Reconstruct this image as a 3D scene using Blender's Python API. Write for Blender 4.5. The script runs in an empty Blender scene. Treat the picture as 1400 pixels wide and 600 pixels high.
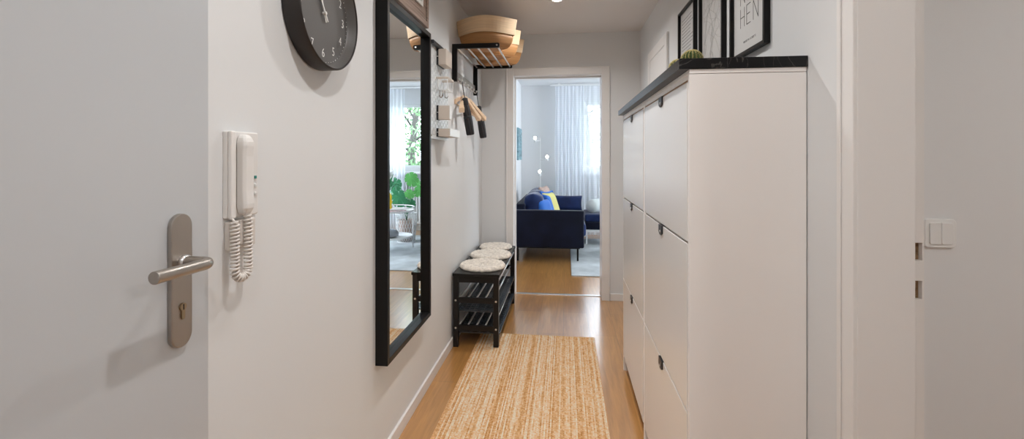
import bpy, bmesh, math, random
from math import sin, cos, pi, radians as R
from mathutils import Vector, Matrix
random.seed(7)
S = bpy.context.scene
COL = S.collection
H = 1.30                      # eye height

# ------------------------------------------------------------------ materials
def nmat(name):
    m = bpy.data.materials.new(name); m.use_nodes = True
    nt = m.node_tree
    return m, nt, nt.nodes['Principled BSDF']

def mat(name, col, rough=0.5, metal=0.0, var=0.0, vscale=6.0, bump=0.0, bscale=60.0, sheen=0.0, stretch=None, coat=0.0, spec=0.5):
    m, nt, b = nmat(name)
    b.inputs['Base Color'].default_value = (*col, 1)
    b.inputs['Roughness'].default_value = rough
    b.inputs['Metallic'].default_value = metal
    b.inputs['Specular IOR Level'].default_value = spec
    if coat: b.inputs['Coat Weight'].default_value = coat
    if sheen:
        b.inputs['Sheen Weight'].default_value = sheen
        b.inputs['Sheen Roughness'].default_value = 0.35
    tc = nt.nodes.new('ShaderNodeTexCoord'); mp = nt.nodes.new('ShaderNodeMapping')
    nt.links.new(tc.outputs['Object'], mp.inputs['Vector'])
    if stretch: mp.inputs['Scale'].default_value = stretch
    if var:
        n = nt.nodes.new('ShaderNodeTexNoise'); n.inputs['Scale'].default_value = vscale; n.inputs['Detail'].default_value = 4
        nt.links.new(mp.outputs['Vector'], n.inputs['Vector'])
        r = nt.nodes.new('ShaderNodeValToRGB')
        r.color_ramp.elements[0].position = 0.3; r.color_ramp.elements[1].position = 0.7
        r.color_ramp.elements[0].color = (*[c*(1-var) for c in col], 1)
        r.color_ramp.elements[1].color = (*[min(1, c*(1+var)) for c in col], 1)
        nt.links.new(n.outputs['Fac'], r.inputs['Fac']); nt.links.new(r.outputs['Color'], b.inputs['Base Color'])
    if bump:
        n2 = nt.nodes.new('ShaderNodeTexNoise'); n2.inputs['Scale'].default_value = bscale; n2.inputs['Detail'].default_value = 5
        nt.links.new(mp.outputs['Vector'], n2.inputs['Vector'])
        bp = nt.nodes.new('ShaderNodeBump'); bp.inputs['Strength'].default_value = bump; bp.inputs['Distance'].default_value = 0.004
        nt.links.new(n2.outputs['Fac'], bp.inputs['Height']); nt.links.new(bp.outputs['Normal'], b.inputs['Normal'])
    return m

def emis(name, col, s):
    m, nt, b = nmat(name)
    b.inputs['Base Color'].default_value = (*col, 1)
    b.inputs['Emission Color'].default_value = (*col, 1); b.inputs['Emission Strength'].default_value = s
    return m

def floor_mat():
    m, nt, b = nmat('oak_planks'); L = nt.links.new; N = nt.nodes.new
    tc = N('ShaderNodeTexCoord'); mp = N('ShaderNodeMapping'); mp.inputs['Rotation'].default_value = (0, 0, R(90))
    L(tc.outputs['Object'], mp.inputs['Vector'])
    br = N('ShaderNodeTexBrick'); br.offset = 0.37; br.inputs['Scale'].default_value = 1.0
    br.inputs['Brick Width'].default_value = 1.25; br.inputs['Row Height'].default_value = 0.19
    br.inputs['Mortar Size'].default_value = 0.0012; br.inputs['Mortar Smooth'].default_value = 0.3
    br.inputs['Color1'].default_value = (0.46, 0.215, 0.058, 1); br.inputs['Color2'].default_value = (0.55, 0.275, 0.082, 1)
    br.inputs['Mortar'].default_value = (0.27, 0.15, 0.07, 1); br.inputs['Bias'].default_value = 0.0
    L(mp.outputs['Vector'], br.inputs['Vector'])
    m2 = N('ShaderNodeMapping'); m2.inputs['Scale'].default_value = (22, 1.4, 1); L(tc.outputs['Object'], m2.inputs['Vector'])
    n = N('ShaderNodeTexNoise'); n.inputs['Scale'].default_value = 2.2; n.inputs['Detail'].default_value = 7; n.inputs['Roughness'].default_value = 0.6; n.inputs['Distortion'].default_value = 0.6
    L(m2.outputs['Vector'], n.inputs['Vector'])
    rp = N('ShaderNodeValToRGB'); rp.color_ramp.elements[0].position = 0.3; rp.color_ramp.elements[1].position = 0.72
    rp.color_ramp.elements[0].color = (0.74, 0.72, 0.70, 1); rp.color_ramp.elements[1].color = (1.12, 1.12, 1.12, 1)
    L(n.outputs['Fac'], rp.inputs['Fac'])
    mx = N('ShaderNodeMix'); mx.data_type = 'RGBA'; mx.blend_type = 'MULTIPLY'; mx.inputs['Factor'].default_value = 1
    L(br.outputs['Color'], mx.inputs[6]); L(rp.outputs['Color'], mx.inputs[7]); L(mx.outputs[2], b.inputs['Base Color'])
    b.inputs['Roughness'].default_value = 0.30; b.inputs['Specular IOR Level'].default_value = 0.6; b.inputs['Coat Weight'].default_value = 1.0; b.inputs['Coat Roughness'].default_value = 0.16; b.inputs['Coat IOR'].default_value = 1.65
    bp = N('ShaderNodeBump'); bp.inputs['Strength'].default_value = 0.12; bp.inputs['Distance'].default_value = 0.002
    L(n.outputs['Fac'], bp.inputs['Height']); L(bp.outputs['Normal'], b.inputs['Normal'])
    return m

def jute_mat():
    m, nt, b = nmat('woven_jute'); L = nt.links.new; N = nt.nodes.new
    def math_(op, a, bb=None, c=None):
        n = N('ShaderNodeMath'); n.operation = op
        for i, v in enumerate((a, bb, c)):
            if v is None: continue
            if isinstance(v, (int, float)): n.inputs[i].default_value = v
            else: L(v, n.inputs[i])
        return n.outputs[0]
    tc = N('ShaderNodeTexCoord'); sp = N('ShaderNodeSeparateXYZ'); L(tc.outputs['Object'], sp.inputs[0])
    # warp yarns 7 mm apart, each dyed differently, and short flecks where the weft crosses
    cx = math_('FLOOR', math_('MULTIPLY', sp.outputs['X'], 145)); cy = math_('FLOOR', math_('MULTIPLY', sp.outputs['Y'], 130))
    w1 = N('ShaderNodeTexWhiteNoise'); w1.noise_dimensions = '1D'; L(cx, w1.inputs['W'])
    cb = N('ShaderNodeCombineXYZ'); L(cx, cb.inputs[0]); L(cy, cb.inputs[1])
    w2 = N('ShaderNodeTexWhiteNoise'); w2.noise_dimensions = '2D'; L(cb.outputs[0], w2.inputs['Vector'])
    cb2 = N('ShaderNodeCombineXYZ'); L(math_('MULTIPLY', cx, 0.9), cb2.inputs[0]); L(math_('MULTIPLY', sp.outputs['Y'], 9.0), cb2.inputs[1])
    n1 = N('ShaderNodeTexNoise'); n1.inputs['Scale'].default_value = 1; n1.inputs['Detail'].default_value = 2; L(cb2.outputs[0], n1.inputs['Vector'])
    cb3 = N('ShaderNodeCombineXYZ'); L(math_('MULTIPLY', sp.outputs['X'], 22), cb3.inputs[0]); L(math_('MULTIPLY', sp.outputs['Y'], 1.2), cb3.inputs[1])
    n3 = N('ShaderNodeTexNoise'); n3.inputs['Scale'].default_value = 1; n3.inputs['Detail'].default_value = 2; L(cb3.outputs[0], n3.inputs['Vector'])
    f = math_('MULTIPLY_ADD', w1.outputs['Value'], 0.25, math_('MULTIPLY', w2.outputs['Value'], 0.19))
    f = math_('ADD', f, math_('MULTIPLY', n1.outputs['Fac'], 0.36)); f = math_('ADD', f, math_('MULTIPLY', n3.outputs['Fac'], 0.22))
    rp = N('ShaderNodeValToRGB'); e = rp.color_ramp.elements
    e[0].position = 0.28; e[0].color = (0.66, 0.27, 0.07, 1); e[1].position = 0.70; e[1].color = (1.0, 0.90, 0.74, 1)
    k = e.new(0.48); k.color = (0.92, 0.58, 0.29, 1)
    L(f, rp.inputs['Fac']); L(rp.outputs['Color'], b.inputs['Base Color'])
    b.inputs['Roughness'].default_value = 0.9; b.inputs['Specular IOR Level'].default_value = 0.15
    sx = math_('ABSOLUTE', math_('SINE', math_('MULTIPLY', sp.outputs['X'], 145*pi))); sy = math_('ABSOLUTE', math_('SINE', math_('MULTIPLY', sp.outputs['Y'], 130*pi)))
    hgt = math_('MULTIPLY', math_('POWER', sx, 0.6), math_('POWER', sy, 0.6))
    bp = N('ShaderNodeBump'); bp.inputs['Strength'].default_value = 0.8; bp.inputs['Distance'].default_value = 0.004
    L(hgt, bp.inputs['Height']); L(bp.outputs['Normal'], b.inputs['Normal'])
    return m

def marble_mat():
    m, nt, b = nmat('black_marble'); L = nt.links.new; N = nt.nodes.new
    tc = N('ShaderNodeTexCoord')
    n = N('ShaderNodeTexNoise'); n.inputs['Scale'].default_value = 9; n.inputs['Detail'].default_value = 6; n.inputs['Distortion'].default_value = 1.5
    L(tc.outputs['Object'], n.inputs['Vector'])
    s = N('ShaderNodeMath'); s.operation = 'SUBTRACT'; s.inputs[1].default_value = 0.5; L(n.outputs['Fac'], s.inputs[0])
    a = N('ShaderNodeMath'); a.operation = 'ABSOLUTE'; L(s.outputs[0], a.inputs[0])
    rp = N('ShaderNodeValToRGB'); e = rp.color_ramp.elements
    e[0].position = 0.0; e[0].color = (0.09, 0.085, 0.08, 1); e[1].position = 0.012; e[1].color = (0.006, 0.006, 0.007, 1)
    L(a.outputs[0], rp.inputs['Fac']); L(rp.outputs['Color'], b.inputs['Base Color']); b.inputs['Roughness'].default_value = 0.3; b.inputs['Specular IOR Level'].default_value = 0.28
    return m

def brushed(name, col, rough=0.3, scale=(300, 300, 6)):
    m, nt, b = nmat(name); L = nt.links.new; N = nt.nodes.new
    b.inputs['Base Color'].default_value = (*col, 1); b.inputs['Metallic'].default_value = 1.0
    tc = N('ShaderNodeTexCoord'); mp = N('ShaderNodeMapping'); mp.inputs['Scale'].default_value = scale; L(tc.outputs['Object'], mp.inputs['Vector'])
    n = N('ShaderNodeTexNoise'); n.inputs['Scale'].default_value = 1; n.inputs['Detail'].default_value = 3; L(mp.outputs['Vector'], n.inputs['Vector'])
    r = N('ShaderNodeMapRange'); r.inputs['To Min'].default_value = rough*0.8; r.inputs['To Max'].default_value = rough*1.3
    L(n.outputs['Fac'], r.inputs['Value']); L(r.outputs['Result'], b.inputs['Roughness'])
    return m

def glass_thin(name, tint=(1, 1, 1), refl=0.08):
    m = bpy.data.materials.new(name); m.use_nodes = True; nt = m.node_tree; nt.nodes.clear(); N = nt.nodes.new; L = nt.links.new
    o = N('ShaderNodeOutputMaterial'); t = N('ShaderNodeBsdfTransparent'); t.inputs[0].default_value = (*tint, 1)
    g = N('ShaderNodeBsdfGlossy'); g.inputs['Roughness'].default_value = 0.0
    mx = N('ShaderNodeMixShader'); fr = N('ShaderNodeFresnel'); fr.inputs['IOR'].default_value = 1.35
    L(fr.outputs[0], mx.inputs[0]); L(t.outputs[0], mx.inputs[1]); L(g.outputs[0], mx.inputs[2]); L(mx.outputs[0], o.inputs[0])
    return m

def sheer(name, transp, col=(0.9, 0.93, 0.97)):
    m = bpy.data.materials.new(name); m.use_nodes = True; nt = m.node_tree; nt.nodes.clear(); N = nt.nodes.new; L = nt.links.new
    o = N('ShaderNodeOutputMaterial'); t = N('ShaderNodeBsdfTransparent')
    tl = N('ShaderNodeBsdfTranslucent'); tl.inputs[0].default_value = (*col, 1)
    d = N('ShaderNodeBsdfDiffuse'); d.inputs[0].default_value = (*col, 1)
    tc = N('ShaderNodeTexCoord'); w = N('ShaderNodeTexWave'); w.bands_direction = 'Z'; w.inputs['Scale'].default_value = 9
    L(tc.outputs['Object'], w.inputs['Vector'])
    mr = N('ShaderNodeMapRange'); mr.inputs['To Min'].default_value = max(0, transp-0.015); mr.inputs['To Max'].default_value = transp+0.015
    L(w.outputs['Fac'], mr.inputs['Value'])
    a = N('ShaderNodeMixShader'); a.inputs[0].default_value = 0.5; L(tl.outputs[0], a.inputs[1]); L(d.outputs[0], a.inputs[2])
    x = N('ShaderNodeMixShader'); L(mr.outputs['Result'], x.inputs[0]); L(a.outputs[0], x.inputs[1]); L(t.outputs[0], x.inputs[2]); L(x.outputs[0], o.inputs[0])
    return m

M = {}
M['wall'] = mat('warm_white_paint', (0.705, 0.715, 0.72), 0.75, bump=0.04, bscale=250, spec=0.25)
M['lwall'] = mat('cool_white_paint', (0.76, 0.765, 0.77), 0.8, bump=0.04, bscale=250, spec=0.25)
M['ceil'] = mat('ceiling_paint', (0.70, 0.68, 0.665), 0.85, spec=0.2)
M['trim'] = mat('white_lacquer_trim', (0.78, 0.765, 0.75), 0.35)
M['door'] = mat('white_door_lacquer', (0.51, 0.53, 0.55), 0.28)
M['floor'] = floor_mat()
M['jute'] = jute_mat()
M['marble'] = marble_mat()
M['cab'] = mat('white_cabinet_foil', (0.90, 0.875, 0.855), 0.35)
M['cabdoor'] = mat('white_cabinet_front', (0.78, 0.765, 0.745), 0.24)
M['black'] = mat('black_lacquer', (0.007, 0.0065, 0.0065), 0.38, spec=0.22)
M['blackwood'] = mat('black_stained_wood', (0.010, 0.0085, 0.008), 0.34, spec=0.3, var=0.25, vscale=20, stretch=(8, 1, 8))
M['blackplastic'] = mat('black_plastic', (0.02, 0.022, 0.026), 0.35)
M['trayplastic'] = mat('glossy_black_tray_plastic', (0.045, 0.055, 0.068), 0.26)
M['blackcloth'] = mat('black_nylon', (0.015, 0.013, 0.016), 0.6, bump=0.5, bscale=60, stretch=(1, 1, .3))
M['clockbody'] = mat('dark_brown_black_plastic', (0.018, 0.013, 0.011), 0.45)
M['dial'] = mat('charcoal_dial', (0.11, 0.105, 0.10), 0.42)
M['whitepaint'] = mat('white_print', (0.8, 0.8, 0.78), 0.5)
M['steel'] = brushed('brushed_steel', (0.42, 0.385, 0.35), 0.34)
M['chrome'] = mat('polished_chrome', (0.85, 0.85, 0.86), 0.28, 1.0)
M['screw'] = mat('screw_head', (0.75, 0.73, 0.7), 0.3, 1.0)
M['brass'] = mat('cylinder_brass', (0.42, 0.33, 0.22), 0.3, 1.0)
M['dark'] = mat('dark_slot', (0.02, 0.015, 0.012), 0.8)
M['mirror'] = mat('mirror_silver', (0.90, 0.93, 0.94), 0.0, 1.0)
M['ivory'] = mat('ivory_plastic', (0.74, 0.725, 0.705), 0.35)
M['cord'] = mat('cream_cord_plastic', (0.68, 0.64, 0.60), 0.4)
M['green'] = mat('green_button', (0.03, 0.25, 0.22), 0.4)
M['peg'] = mat('white_powder_coat', (0.70, 0.73, 0.75), 0.4)
M['beige'] = mat('beige_plastic', (0.64, 0.57, 0.50), 0.5)
M['whiteplastic'] = mat('white_plastic', (0.80, 0.80, 0.79), 0.35)
M['veneer'] = mat('pale_wood_veneer', (0.74, 0.55, 0.35), 0.6, var=0.12, vscale=3, bump=0.25, bscale=8, stretch=(1.5, 1.5, 45))
M['veneer2'] = mat('tan_wood_veneer', (0.46, 0.23, 0.085), 0.55, var=0.14, vscale=3, bump=0.25, bscale=8, stretch=(1.5, 1.5, 45))
M['hangwood'] = mat('beech_wood', (0.78, 0.58, 0.40), 0.45, var=0.12, vscale=5, stretch=(20, 2, 20))
M['wool'] = mat('cream_wool', (0.84, 0.76, 0.67), 0.95, var=0.22, vscale=45, bump=0.9, bscale=110, sheen=0.3, spec=0.1)
M['velvet'] = mat('navy_velvet', (0.004, 0.006, 0.018), 0.75, var=0.35, vscale=5, bump=0.1, bscale=40, sheen=0.15, spec=0.2)
M['velvet2'] = mat('navy_velvet_lighter', (0.012, 0.024, 0.085), 0.75, var=0.35, vscale=6, sheen=0.4, spec=0.2)
M['blue'] = mat('royal_blue_fabric', (0.015, 0.13, 0.50), 0.7, sheen=0.3, bump=0.2, bscale=200)
M['yellow'] = mat('soft_yellow_fabric', (0.66, 0.60, 0.20), 0.8, sheen=0.2, bump=0.3, bscale=200)
M['beigefab'] = mat('rose_beige_fabric', (0.50, 0.36, 0.30), 0.85, var=0.2, vscale=60, bump=0.3, bscale=200)
M['greyfab'] = mat('pale_grey_boucle', (0.60, 0.63, 0.62), 0.9, bump=0.7, bscale=90)
M['rug2'] = mat('pale_grey_rug', (0.50, 0.53, 0.54), 0.95, var=0.22, vscale=4, bump=0.7, bscale=150, spec=0.1)
M['leaf'] = mat('monstera_green', (0.13, 0.50, 0.12), 0.35, var=0.3, vscale=5)
M['leaf2'] = mat('deep_leaf_green', (0.04, 0.26, 0.11), 0.4, var=0.3, vscale=5)
M['cactus'] = mat('cactus_green', (0.06, 0.10, 0.02), 0.6, var=0.15, vscale=30)
M['spine'] = mat('cactus_spines', (0.72, 0.62, 0.30), 0.7)
M['terracotta'] = mat('white_ceramic', (0.75, 0.74, 0.72), 0.3)
M['soil'] = mat('potting_soil', (0.05, 0.03, 0.02), 0.95, bump=0.8, bscale=80)
M['tree'] = mat('tree_foliage', (0.15, 0.27, 0.12), 0.7, var=0.4, vscale=3)
M['bark'] = mat('tree_bark', (0.10, 0.09, 0.08), 0.9, bump=0.8, bscale=20, stretch=(4, 4, .6))
M['grass'] = mat('outdoor_lawn', (0.03, 0.05, 0.02), 0.9, var=0.3, vscale=4)
M['glass'] = glass_thin('clear_glass')
M['sheer'] = sheer('sheer_voile', 0.08)
M['sheerlight'] = sheer('open_sheer_voile', 0.35)
M['paper'] = mat('poster_paper', (0.60, 0.595, 0.585), 0.6)
M['mapgrey'] = mat('map_paper', (0.50, 0.49, 0.475), 0.6)
M['mapline'] = mat('pale_map_line', (0.30, 0.29, 0.28), 0.6)
M['ink'] = mat('poster_ink', (0.03, 0.028, 0.026), 0.6)
M['greyink'] = mat('grey_ink', (0.20, 0.195, 0.19), 0.6)
M['boardwood'] = mat('weathered_wood', (0.30, 0.22, 0.18), 0.7, var=0.35, vscale=3, bump=0.5, bscale=8, stretch=(30, 1.2, 30))
M['print'] = mat('sepia_print', (0.28, 0.2, 0.15), 0.6, var=0.5, vscale=12)
M['seascape'] = mat('teal_painting', (0.20, 0.33, 0.37), 0.6, var=0.5, vscale=5, stretch=(1, 1, 4))
M['rawwood'] = mat('raw_chipped_wood', (0.30, 0.19, 0.10), 0.8, var=0.5, vscale=60, bump=0.8, bscale=120)
M['brownstrip'] = mat('brown_gap_strip', (0.34, 0.21, 0.12), 0.7, var=0.2, vscale=30)
M['slotshade'] = mat('painted_slot_shade', (0.13, 0.16, 0.18), 0.7)  # blue-grey stands in for the shade inside the pegboard slots
M['tab'] = mat('black_leather', (0.014, 0.014, 0.016), 0.4)
M['alu'] = mat('brushed_threshold', (0.78, 0.78, 0.78), 0.3, 1.0)
M['yellowvase'] = mat('bright_yellow_glaze', (0.85, 0.62, 0.02), 0.25)
M['greyvase'] = mat('grey_felt', (0.28, 0.30, 0.32), 0.9)
M['magazine'] = mat('magazine_cover', (0.55, 0.35, 0.38), 0.4, var=0.6, vscale=14)
M['lens'] = emis('lit_lamp_lens', (1.0, 0.86, 0.66), 40)
M['bulb'] = emis('lit_bulb', (1.0, 0.90, 0.76), 9)
M['facade'] = mat('outdoor_facade', (0.55, 0.56, 0.55), 0.9, var=0.1)

# ------------------------------------------------------------------ geometry helpers
def box(bm, x0, x1, y0, y1, z0, z1):
    v = [bm.verts.new((x, y, z)) for x in (x0, x1) for y in (y0, y1) for z in (z0, z1)]
    for f in ((0, 1, 3, 2), (4, 6, 7, 5), (0, 4, 5, 1), (2, 3, 7, 6), (0, 2, 6, 4), (1, 5, 7, 3)):
        bm.faces.new([v[i] for i in f])
    return bm

def B(*a):
    bm = bmesh.new()
    return box(bm, *a) if a else bm

def tube(bm, pts, r, seg=10, caps=True, closed=False):
    pts = [Vector(p) for p in pts]; n = len(pts); rings = []; prev = None
    rr = r if isinstance(r, (list, tuple)) else [r]*n
    for i, p in enumerate(pts):
        if closed: t = pts[(i+1) % n]-pts[i-1]
        else: t = pts[min(i+1, n-1)]-pts[max(i-1, 0)]
        t.normalize()
        if prev is None:
            a = Vector((0, 0, 1)) if abs(t.z) < 0.9 else Vector((1, 0, 0))
            u = t.cross(a).normalized()
        else:
            u = (prev-t*prev.dot(t))
            u = u.normalized() if u.length > 1e-6 else t.orthogonal().normalized()
        prev = u; w = t.cross(u)
        rings.append([bm.verts.new(p+u*cos(2*pi*k/seg)*rr[i]+w*sin(2*pi*k/seg)*rr[i]) for k in range(seg)])
    m = n if closed else n-1
    for i in range(m):
        a, b = rings[i], rings[(i+1) % n]
        for k in range(seg):
            bm.faces.new((a[k], a[(k+1) % seg], b[(k+1) % seg], b[k]))
    if caps and not closed:
        bm.faces.new(rings[0][::-1]); bm.faces.new(rings[-1])
    return bm

def T(pts, r, seg=10, **k): return tube(bmesh.new(), pts, r, seg, **k)

def lathe(bm, prof, c=(0, 0, 0), seg=32, axis='Z'):
    """prof: list of (radius, height); closed at ends with radius 0"""
    rings = []
    def P(r, h, a):
        if axis == 'Z': q = (r*cos(a), r*sin(a), h)
        else: q = (h, r*cos(a), r*sin(a))
        return Vector(q)+Vector(c)
    for r, h in prof:
        if r < 1e-6: rings.append([bm.verts.new(P(0, h, 0))])
        else: rings.append([bm.verts.new(P(r, h, 2*pi*k/seg)) for k in range(seg)])
    for a, b in zip(rings, rings[1:]):
        for k in range(seg):
            k2 = (k+1) % seg
            if len(a) == 1 and len(b) == 1: continue
            if len(a) == 1: bm.faces.new((a[0], b[k2], b[k]))
            elif len(b) == 1: bm.faces.new((a[k], a[k2], b[0]))
            else: bm.faces.new((a[k], a[k2], b[k2], b[k]))
    return bm

def prism(bm, poly, fn, d0, d1):
    """extrude polygon (u,v) between d0 and d1; fn(u,v,d)->xyz"""
    a = [bm.verts.new(fn(u, v, d0)) for u, v in poly]; b = [bm.verts.new(fn(u, v, d1)) for u, v in poly]
    n = len(poly)
    bm.faces.new(a); bm.faces.new(b[::-1])
    for i in range(n): bm.faces.new((a[i], b[i], b[(i+1) % n], a[(i+1) % n]))
    return bm

ORG = {}
def obj(name, bm, m, parent=None, bevel=0, smooth=False, sub=0, seg=2):
    bmesh.ops.recalc_face_normals(bm, faces=bm.faces[:])
    me = bpy.data.meshes.new(name)
    if parent is not None: org = ORG[parent.name]
    else:
        xs = [v.co.x for v in bm.verts]; ys = [v.co.y for v in bm.verts]; zs = [v.co.z for v in bm.verts]
        org = Vector(((min(xs)+max(xs))/2, (min(ys)+max(ys))/2, min(zs)))
    bmesh.ops.translate(bm, verts=bm.verts[:], vec=-org)
    bm.to_mesh(me); bm.free()
    o = bpy.data.objects.new(name, me); COL.objects.link(o)
    me.materials.append(M[m] if isinstance(m, str) else m)
    if parent is not None: o.parent = parent
    else: o.location = org
    ORG[o.name] = org
    if smooth:
        for p in me.polygons: p.use_smooth = True
    if bevel:
        md = o.modifiers.new('bevel', 'BEVEL'); md.width = bevel; md.segments = seg; md.limit_method = 'ANGLE'; md.angle_limit = R(40)
        if smooth: md.harden_normals = False
    if sub:
        md = o.modifiers.new('sub', 'SUBSURF'); md.levels = sub; md.render_levels = sub
    return o

def tag(o, label, cat, group=None, kind=None):
    if kind: o['kind'] = kind
    if label: o['label'] = label
    if cat: o['category'] = cat
    if group: o['group'] = group
    return o

def thing(name, label, cat, loc=(0, 0, 0), group=None):
    o = bpy.data.objects.new(name, None); COL.objects.link(o); o.empty_display_size = 0.05
    o.location = loc; ORG[o.name] = Vector(loc)
    return tag(o, label, cat, group)

def struct(name, bm, m, parent=None, **k):
    o = obj(name, bm, m, parent, **k)
    if parent is None: o['kind'] = 'structure'
    return o

def copy_tree(o, parent=None):
    c = o.copy(); COL.objects.link(c)
    if parent is not None: c.parent = parent
    for ch in list(o.children): copy_tree(ch, c)
    return c

def dup(root, loc, label=None, rot=None):
    c = copy_tree(root); c.location = loc
    if rot is not None: c.rotation_euler = rot
    if label: c['label'] = label
    return c

def wall_y(name, X0, X1, Y0, Y1, Z1, holes, m):
    """wall slab between X0..X1, running along Y, with holes (y0,y1,z0,z1)"""
    bm = B(); y = Y0
    for (a, b, c, d) in sorted(holes):
        if a > y: box(bm, X0, X1, y, a, 0, Z1)
        if c > 0: box(bm, X0, X1, a, b, 0, c)
        if d < Z1: box(bm, X0, X1, a, b, d, Z1)
        y = b
    if y < Y1: box(bm, X0, X1, y, Y1, 0, Z1)
    return struct(name, bm, m)

def wall_x(name, Y0, Y1, X0, X1, Z1, holes, m):
    bm = B(); x = X0
    for (a, b, c, d) in sorted(holes):
        if a > x: box(bm, x, a, Y0, Y1, 0, Z1)
        if c > 0: box(bm, a, b, Y0, Y1, 0, c)
        if d < Z1: box(bm, a, b, Y0, Y1, d, Z1)
        x = b
    if x < X1: box(bm, x, X1, Y0, Y1, 0, Z1)
    return struct(name, bm, m)

# ------------------------------------------------------------------ room shell
XL, XR = -0.775, 0.667
YB, YBB = 4.18, 4.40          # partition to the living room
HC, LC = 2.42, 2.50           # ceilings
YW = 7.75                     # living room window wall
struct('floor', B(-0.95, 3.2, -1.35, YW+0.3, -0.08, 0), 'floor')
struct('ceiling', B(-0.95, 2.95, -1.35, YBB-0.02, HC, HC+0.1), 'ceil')
struct('ceiling_far', B(-0.95, 3.2, YBB-0.02, YW+0.3, LC, LC+0.1), 'lwall')
wall_y('wall_left', XL-0.12, XL, -1.35, YB, HC, [(0.02, 0.908, 0, 2.03)], 'wall')
wall_x('wall_rear', -1.35, -1.2, XL, 2.8, HC, [], 'wall')
wall_y('wall_right', XR, 0.80, -1.2, YB, HC, [(0.30, 1.156, 0, 2.04), (3.12, 3.66, 0, 2.04)], 'wall')
wall_x('wall_back', YB, YBB, -0.9, 3.2, LC, [(-0.495, 0.345, 0, 2.06)], 'wall')
wall_y('wall_living_left', -0.9, -0.75, YBB, YW, LC, [], 'lwall')
WIN = (0.30, 1.65, 1.03, 2.22)
wall_x('wall_living_window', YW, YW+0.28, -0.9, 3.2, LC, [WIN, (2.0, 2.9, 0.9, 2.22)], 'lwall')
wall_y('wall_living_right', 3.0, 3.15, YBB, YW, LC, [(4.9, 7.0, 0.15, 2.25)], 'lwall')
wall_x('wall_side_room', 1.51, 1.63, 0.80, 2.8, HC, [], 'lwall')
wall_y('wall_side_room_right', 2.8, 2.95, -1.35, 1.63, HC, [], 'lwall')

struct('wall_leak_block_left', B(-0.95, XL-0.12, -0.3, 1.2, 0, HC), 'wall')  # unseen slab added to stop sky light leaking round the entrance door
struct('wall_leak_block_right', B(0.80, 0.9, 1.63, YB, 0, HC), 'wall')  # unseen slab added to keep outdoor light out of the right door gap

# baseboards
struct('baseboard_left', B(XL, XL+0.013, 0.93, YB, 0, 0.062), 'trim', bevel=0.002)
struct('baseboard_back', B(0.40, XR, YB-0.013, YB, 0, 0.062), 'trim', bevel=0.002)
struct('baseboard_back_left', B(XL+0.013, -0.55, YB-0.013, YB, 0, 0.062), 'trim', bevel=0.002)
struct('baseboard_right', B(XR-0.013, XR, 3.74, YB-0.013, 0, 0.062), 'trim', bevel=0.002)
struct('baseboard_living', B(-0.75, 3.0, YW-0.013, YW, 0, 0.08), 'trim', bevel=0.002)
struct('baseboard_living_left', B(-0.75, -0.737, YBB, YW-0.013, 0, 0.08), 'trim', bevel=0.002)

# door frame to the living room
bm = B()
for x0, x1 in ((-0.495, -0.475), (0.325, 0.345)): box(bm, x0, x1, YB-0.005, YBB+0.005, 0, 2.06)
box(bm, -0.475, 0.325, YB-0.005, YBB+0.005, 2.04, 2.06)
box(bm, -0.475, -0.462, YB+0.075, YB+0.11, 0, 2.04)      # rebate stop on the left lining
box(bm, -0.462, 0.325, YB+0.075, YB+0.11, 2.027, 2.04)
struct('trim_4', bm, 'trim', bevel=0.002)
bm = B()
box(bm, -0.545, -0.475, YB-0.018, YB, 0, 2.11); box(bm, 0.325, 0.395, YB-0.018, YB, 0, 2.11)
box(bm, -0.475, 0.325, YB-0.018, YB, 2.04, 2.11)
box(bm, -0.545, -0.532, YB-0.024, YB-0.018, 0, 2.11); box(bm, 0.382, 0.395, YB-0.024, YB-0.018, 0, 2.11)
box(bm, -0.532, 0.382, YB-0.024, YB-0.018, 2.097, 2.11)
struct('trim_1', bm, 'trim', bevel=0.003)
struct('trim_7', B(-0.475, 0.325, 4.275, 4.31, 0, 0.006), 'alu', bevel=0.002)

# door in the right wall, beyond the cabinets
bm = B(); T3 = XR-0.016
box(bm, T3, XR, 3.05, 3.12, 0, 2.11); box(bm, T3, XR, 3.66, 3.73, 0, 2.11); box(bm, T3, XR, 3.12, 3.66, 2.04, 2.11)
struct('trim_2', bm, 'trim', bevel=0.003)
d3 = struct('door_3', B(XR-0.012, XR+0.03, 3.122, 3.658, 0.008, 2.038), 'trim', bevel=0.002)

# near doorway in the right wall: lining, rebate with two open latch holes, trim
bm = B()
box(bm, XR-0.006, 0.782, 1.122, 1.156, 0, 2.04)
box(bm, XR-0.006, 0.782, 0.30, 0.313, 0, 2.04); box(bm, XR-0.006, 0.782, 0.313, 1.122, 2.027, 2.04)
struct('trim_5', bm, 'trim', bevel=0.0015)
h1, h2 = (1.064, 1.104), (0.976, 1.018)
bm = B()
for z0, z1 in ((0, h2[0]), (h2[1], h1[0]), (h1[1], 2.04)): box(bm, 0.782, 0.806, 1.131, 1.153, z0, z1)
box(bm, 0.782, 0.787, 1.131, 1.153, h2[0], h2[1]); box(bm, 0.782, 0.785, 1.131, 1.153, h1[0], h1[1])
box(bm, 0.802, 0.806, 1.131, 1.153, h2[0], h2[1]); box(bm, 0.8025, 0.806, 1.131, 1.153, h1[0], h1[1])
struct('trim_6', bm, 'trim')
bm = B(); box(bm, 0.783, 0.8055, 1.143, 1.152, h2[0]-.004, h2[1]+.004); box(bm, 0.783, 0.8055, 1.143, 1.152, h1[0]-.004, h1[1]+.004)
struct('trim_8', bm, 'rawwood')
bm = B()
box(bm, XR-0.015, XR, 1.123, 1.180, 0, 2.10); box(bm, XR-0.019, XR-0.015, 1.165, 1.180, 0, 2.10)
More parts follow.
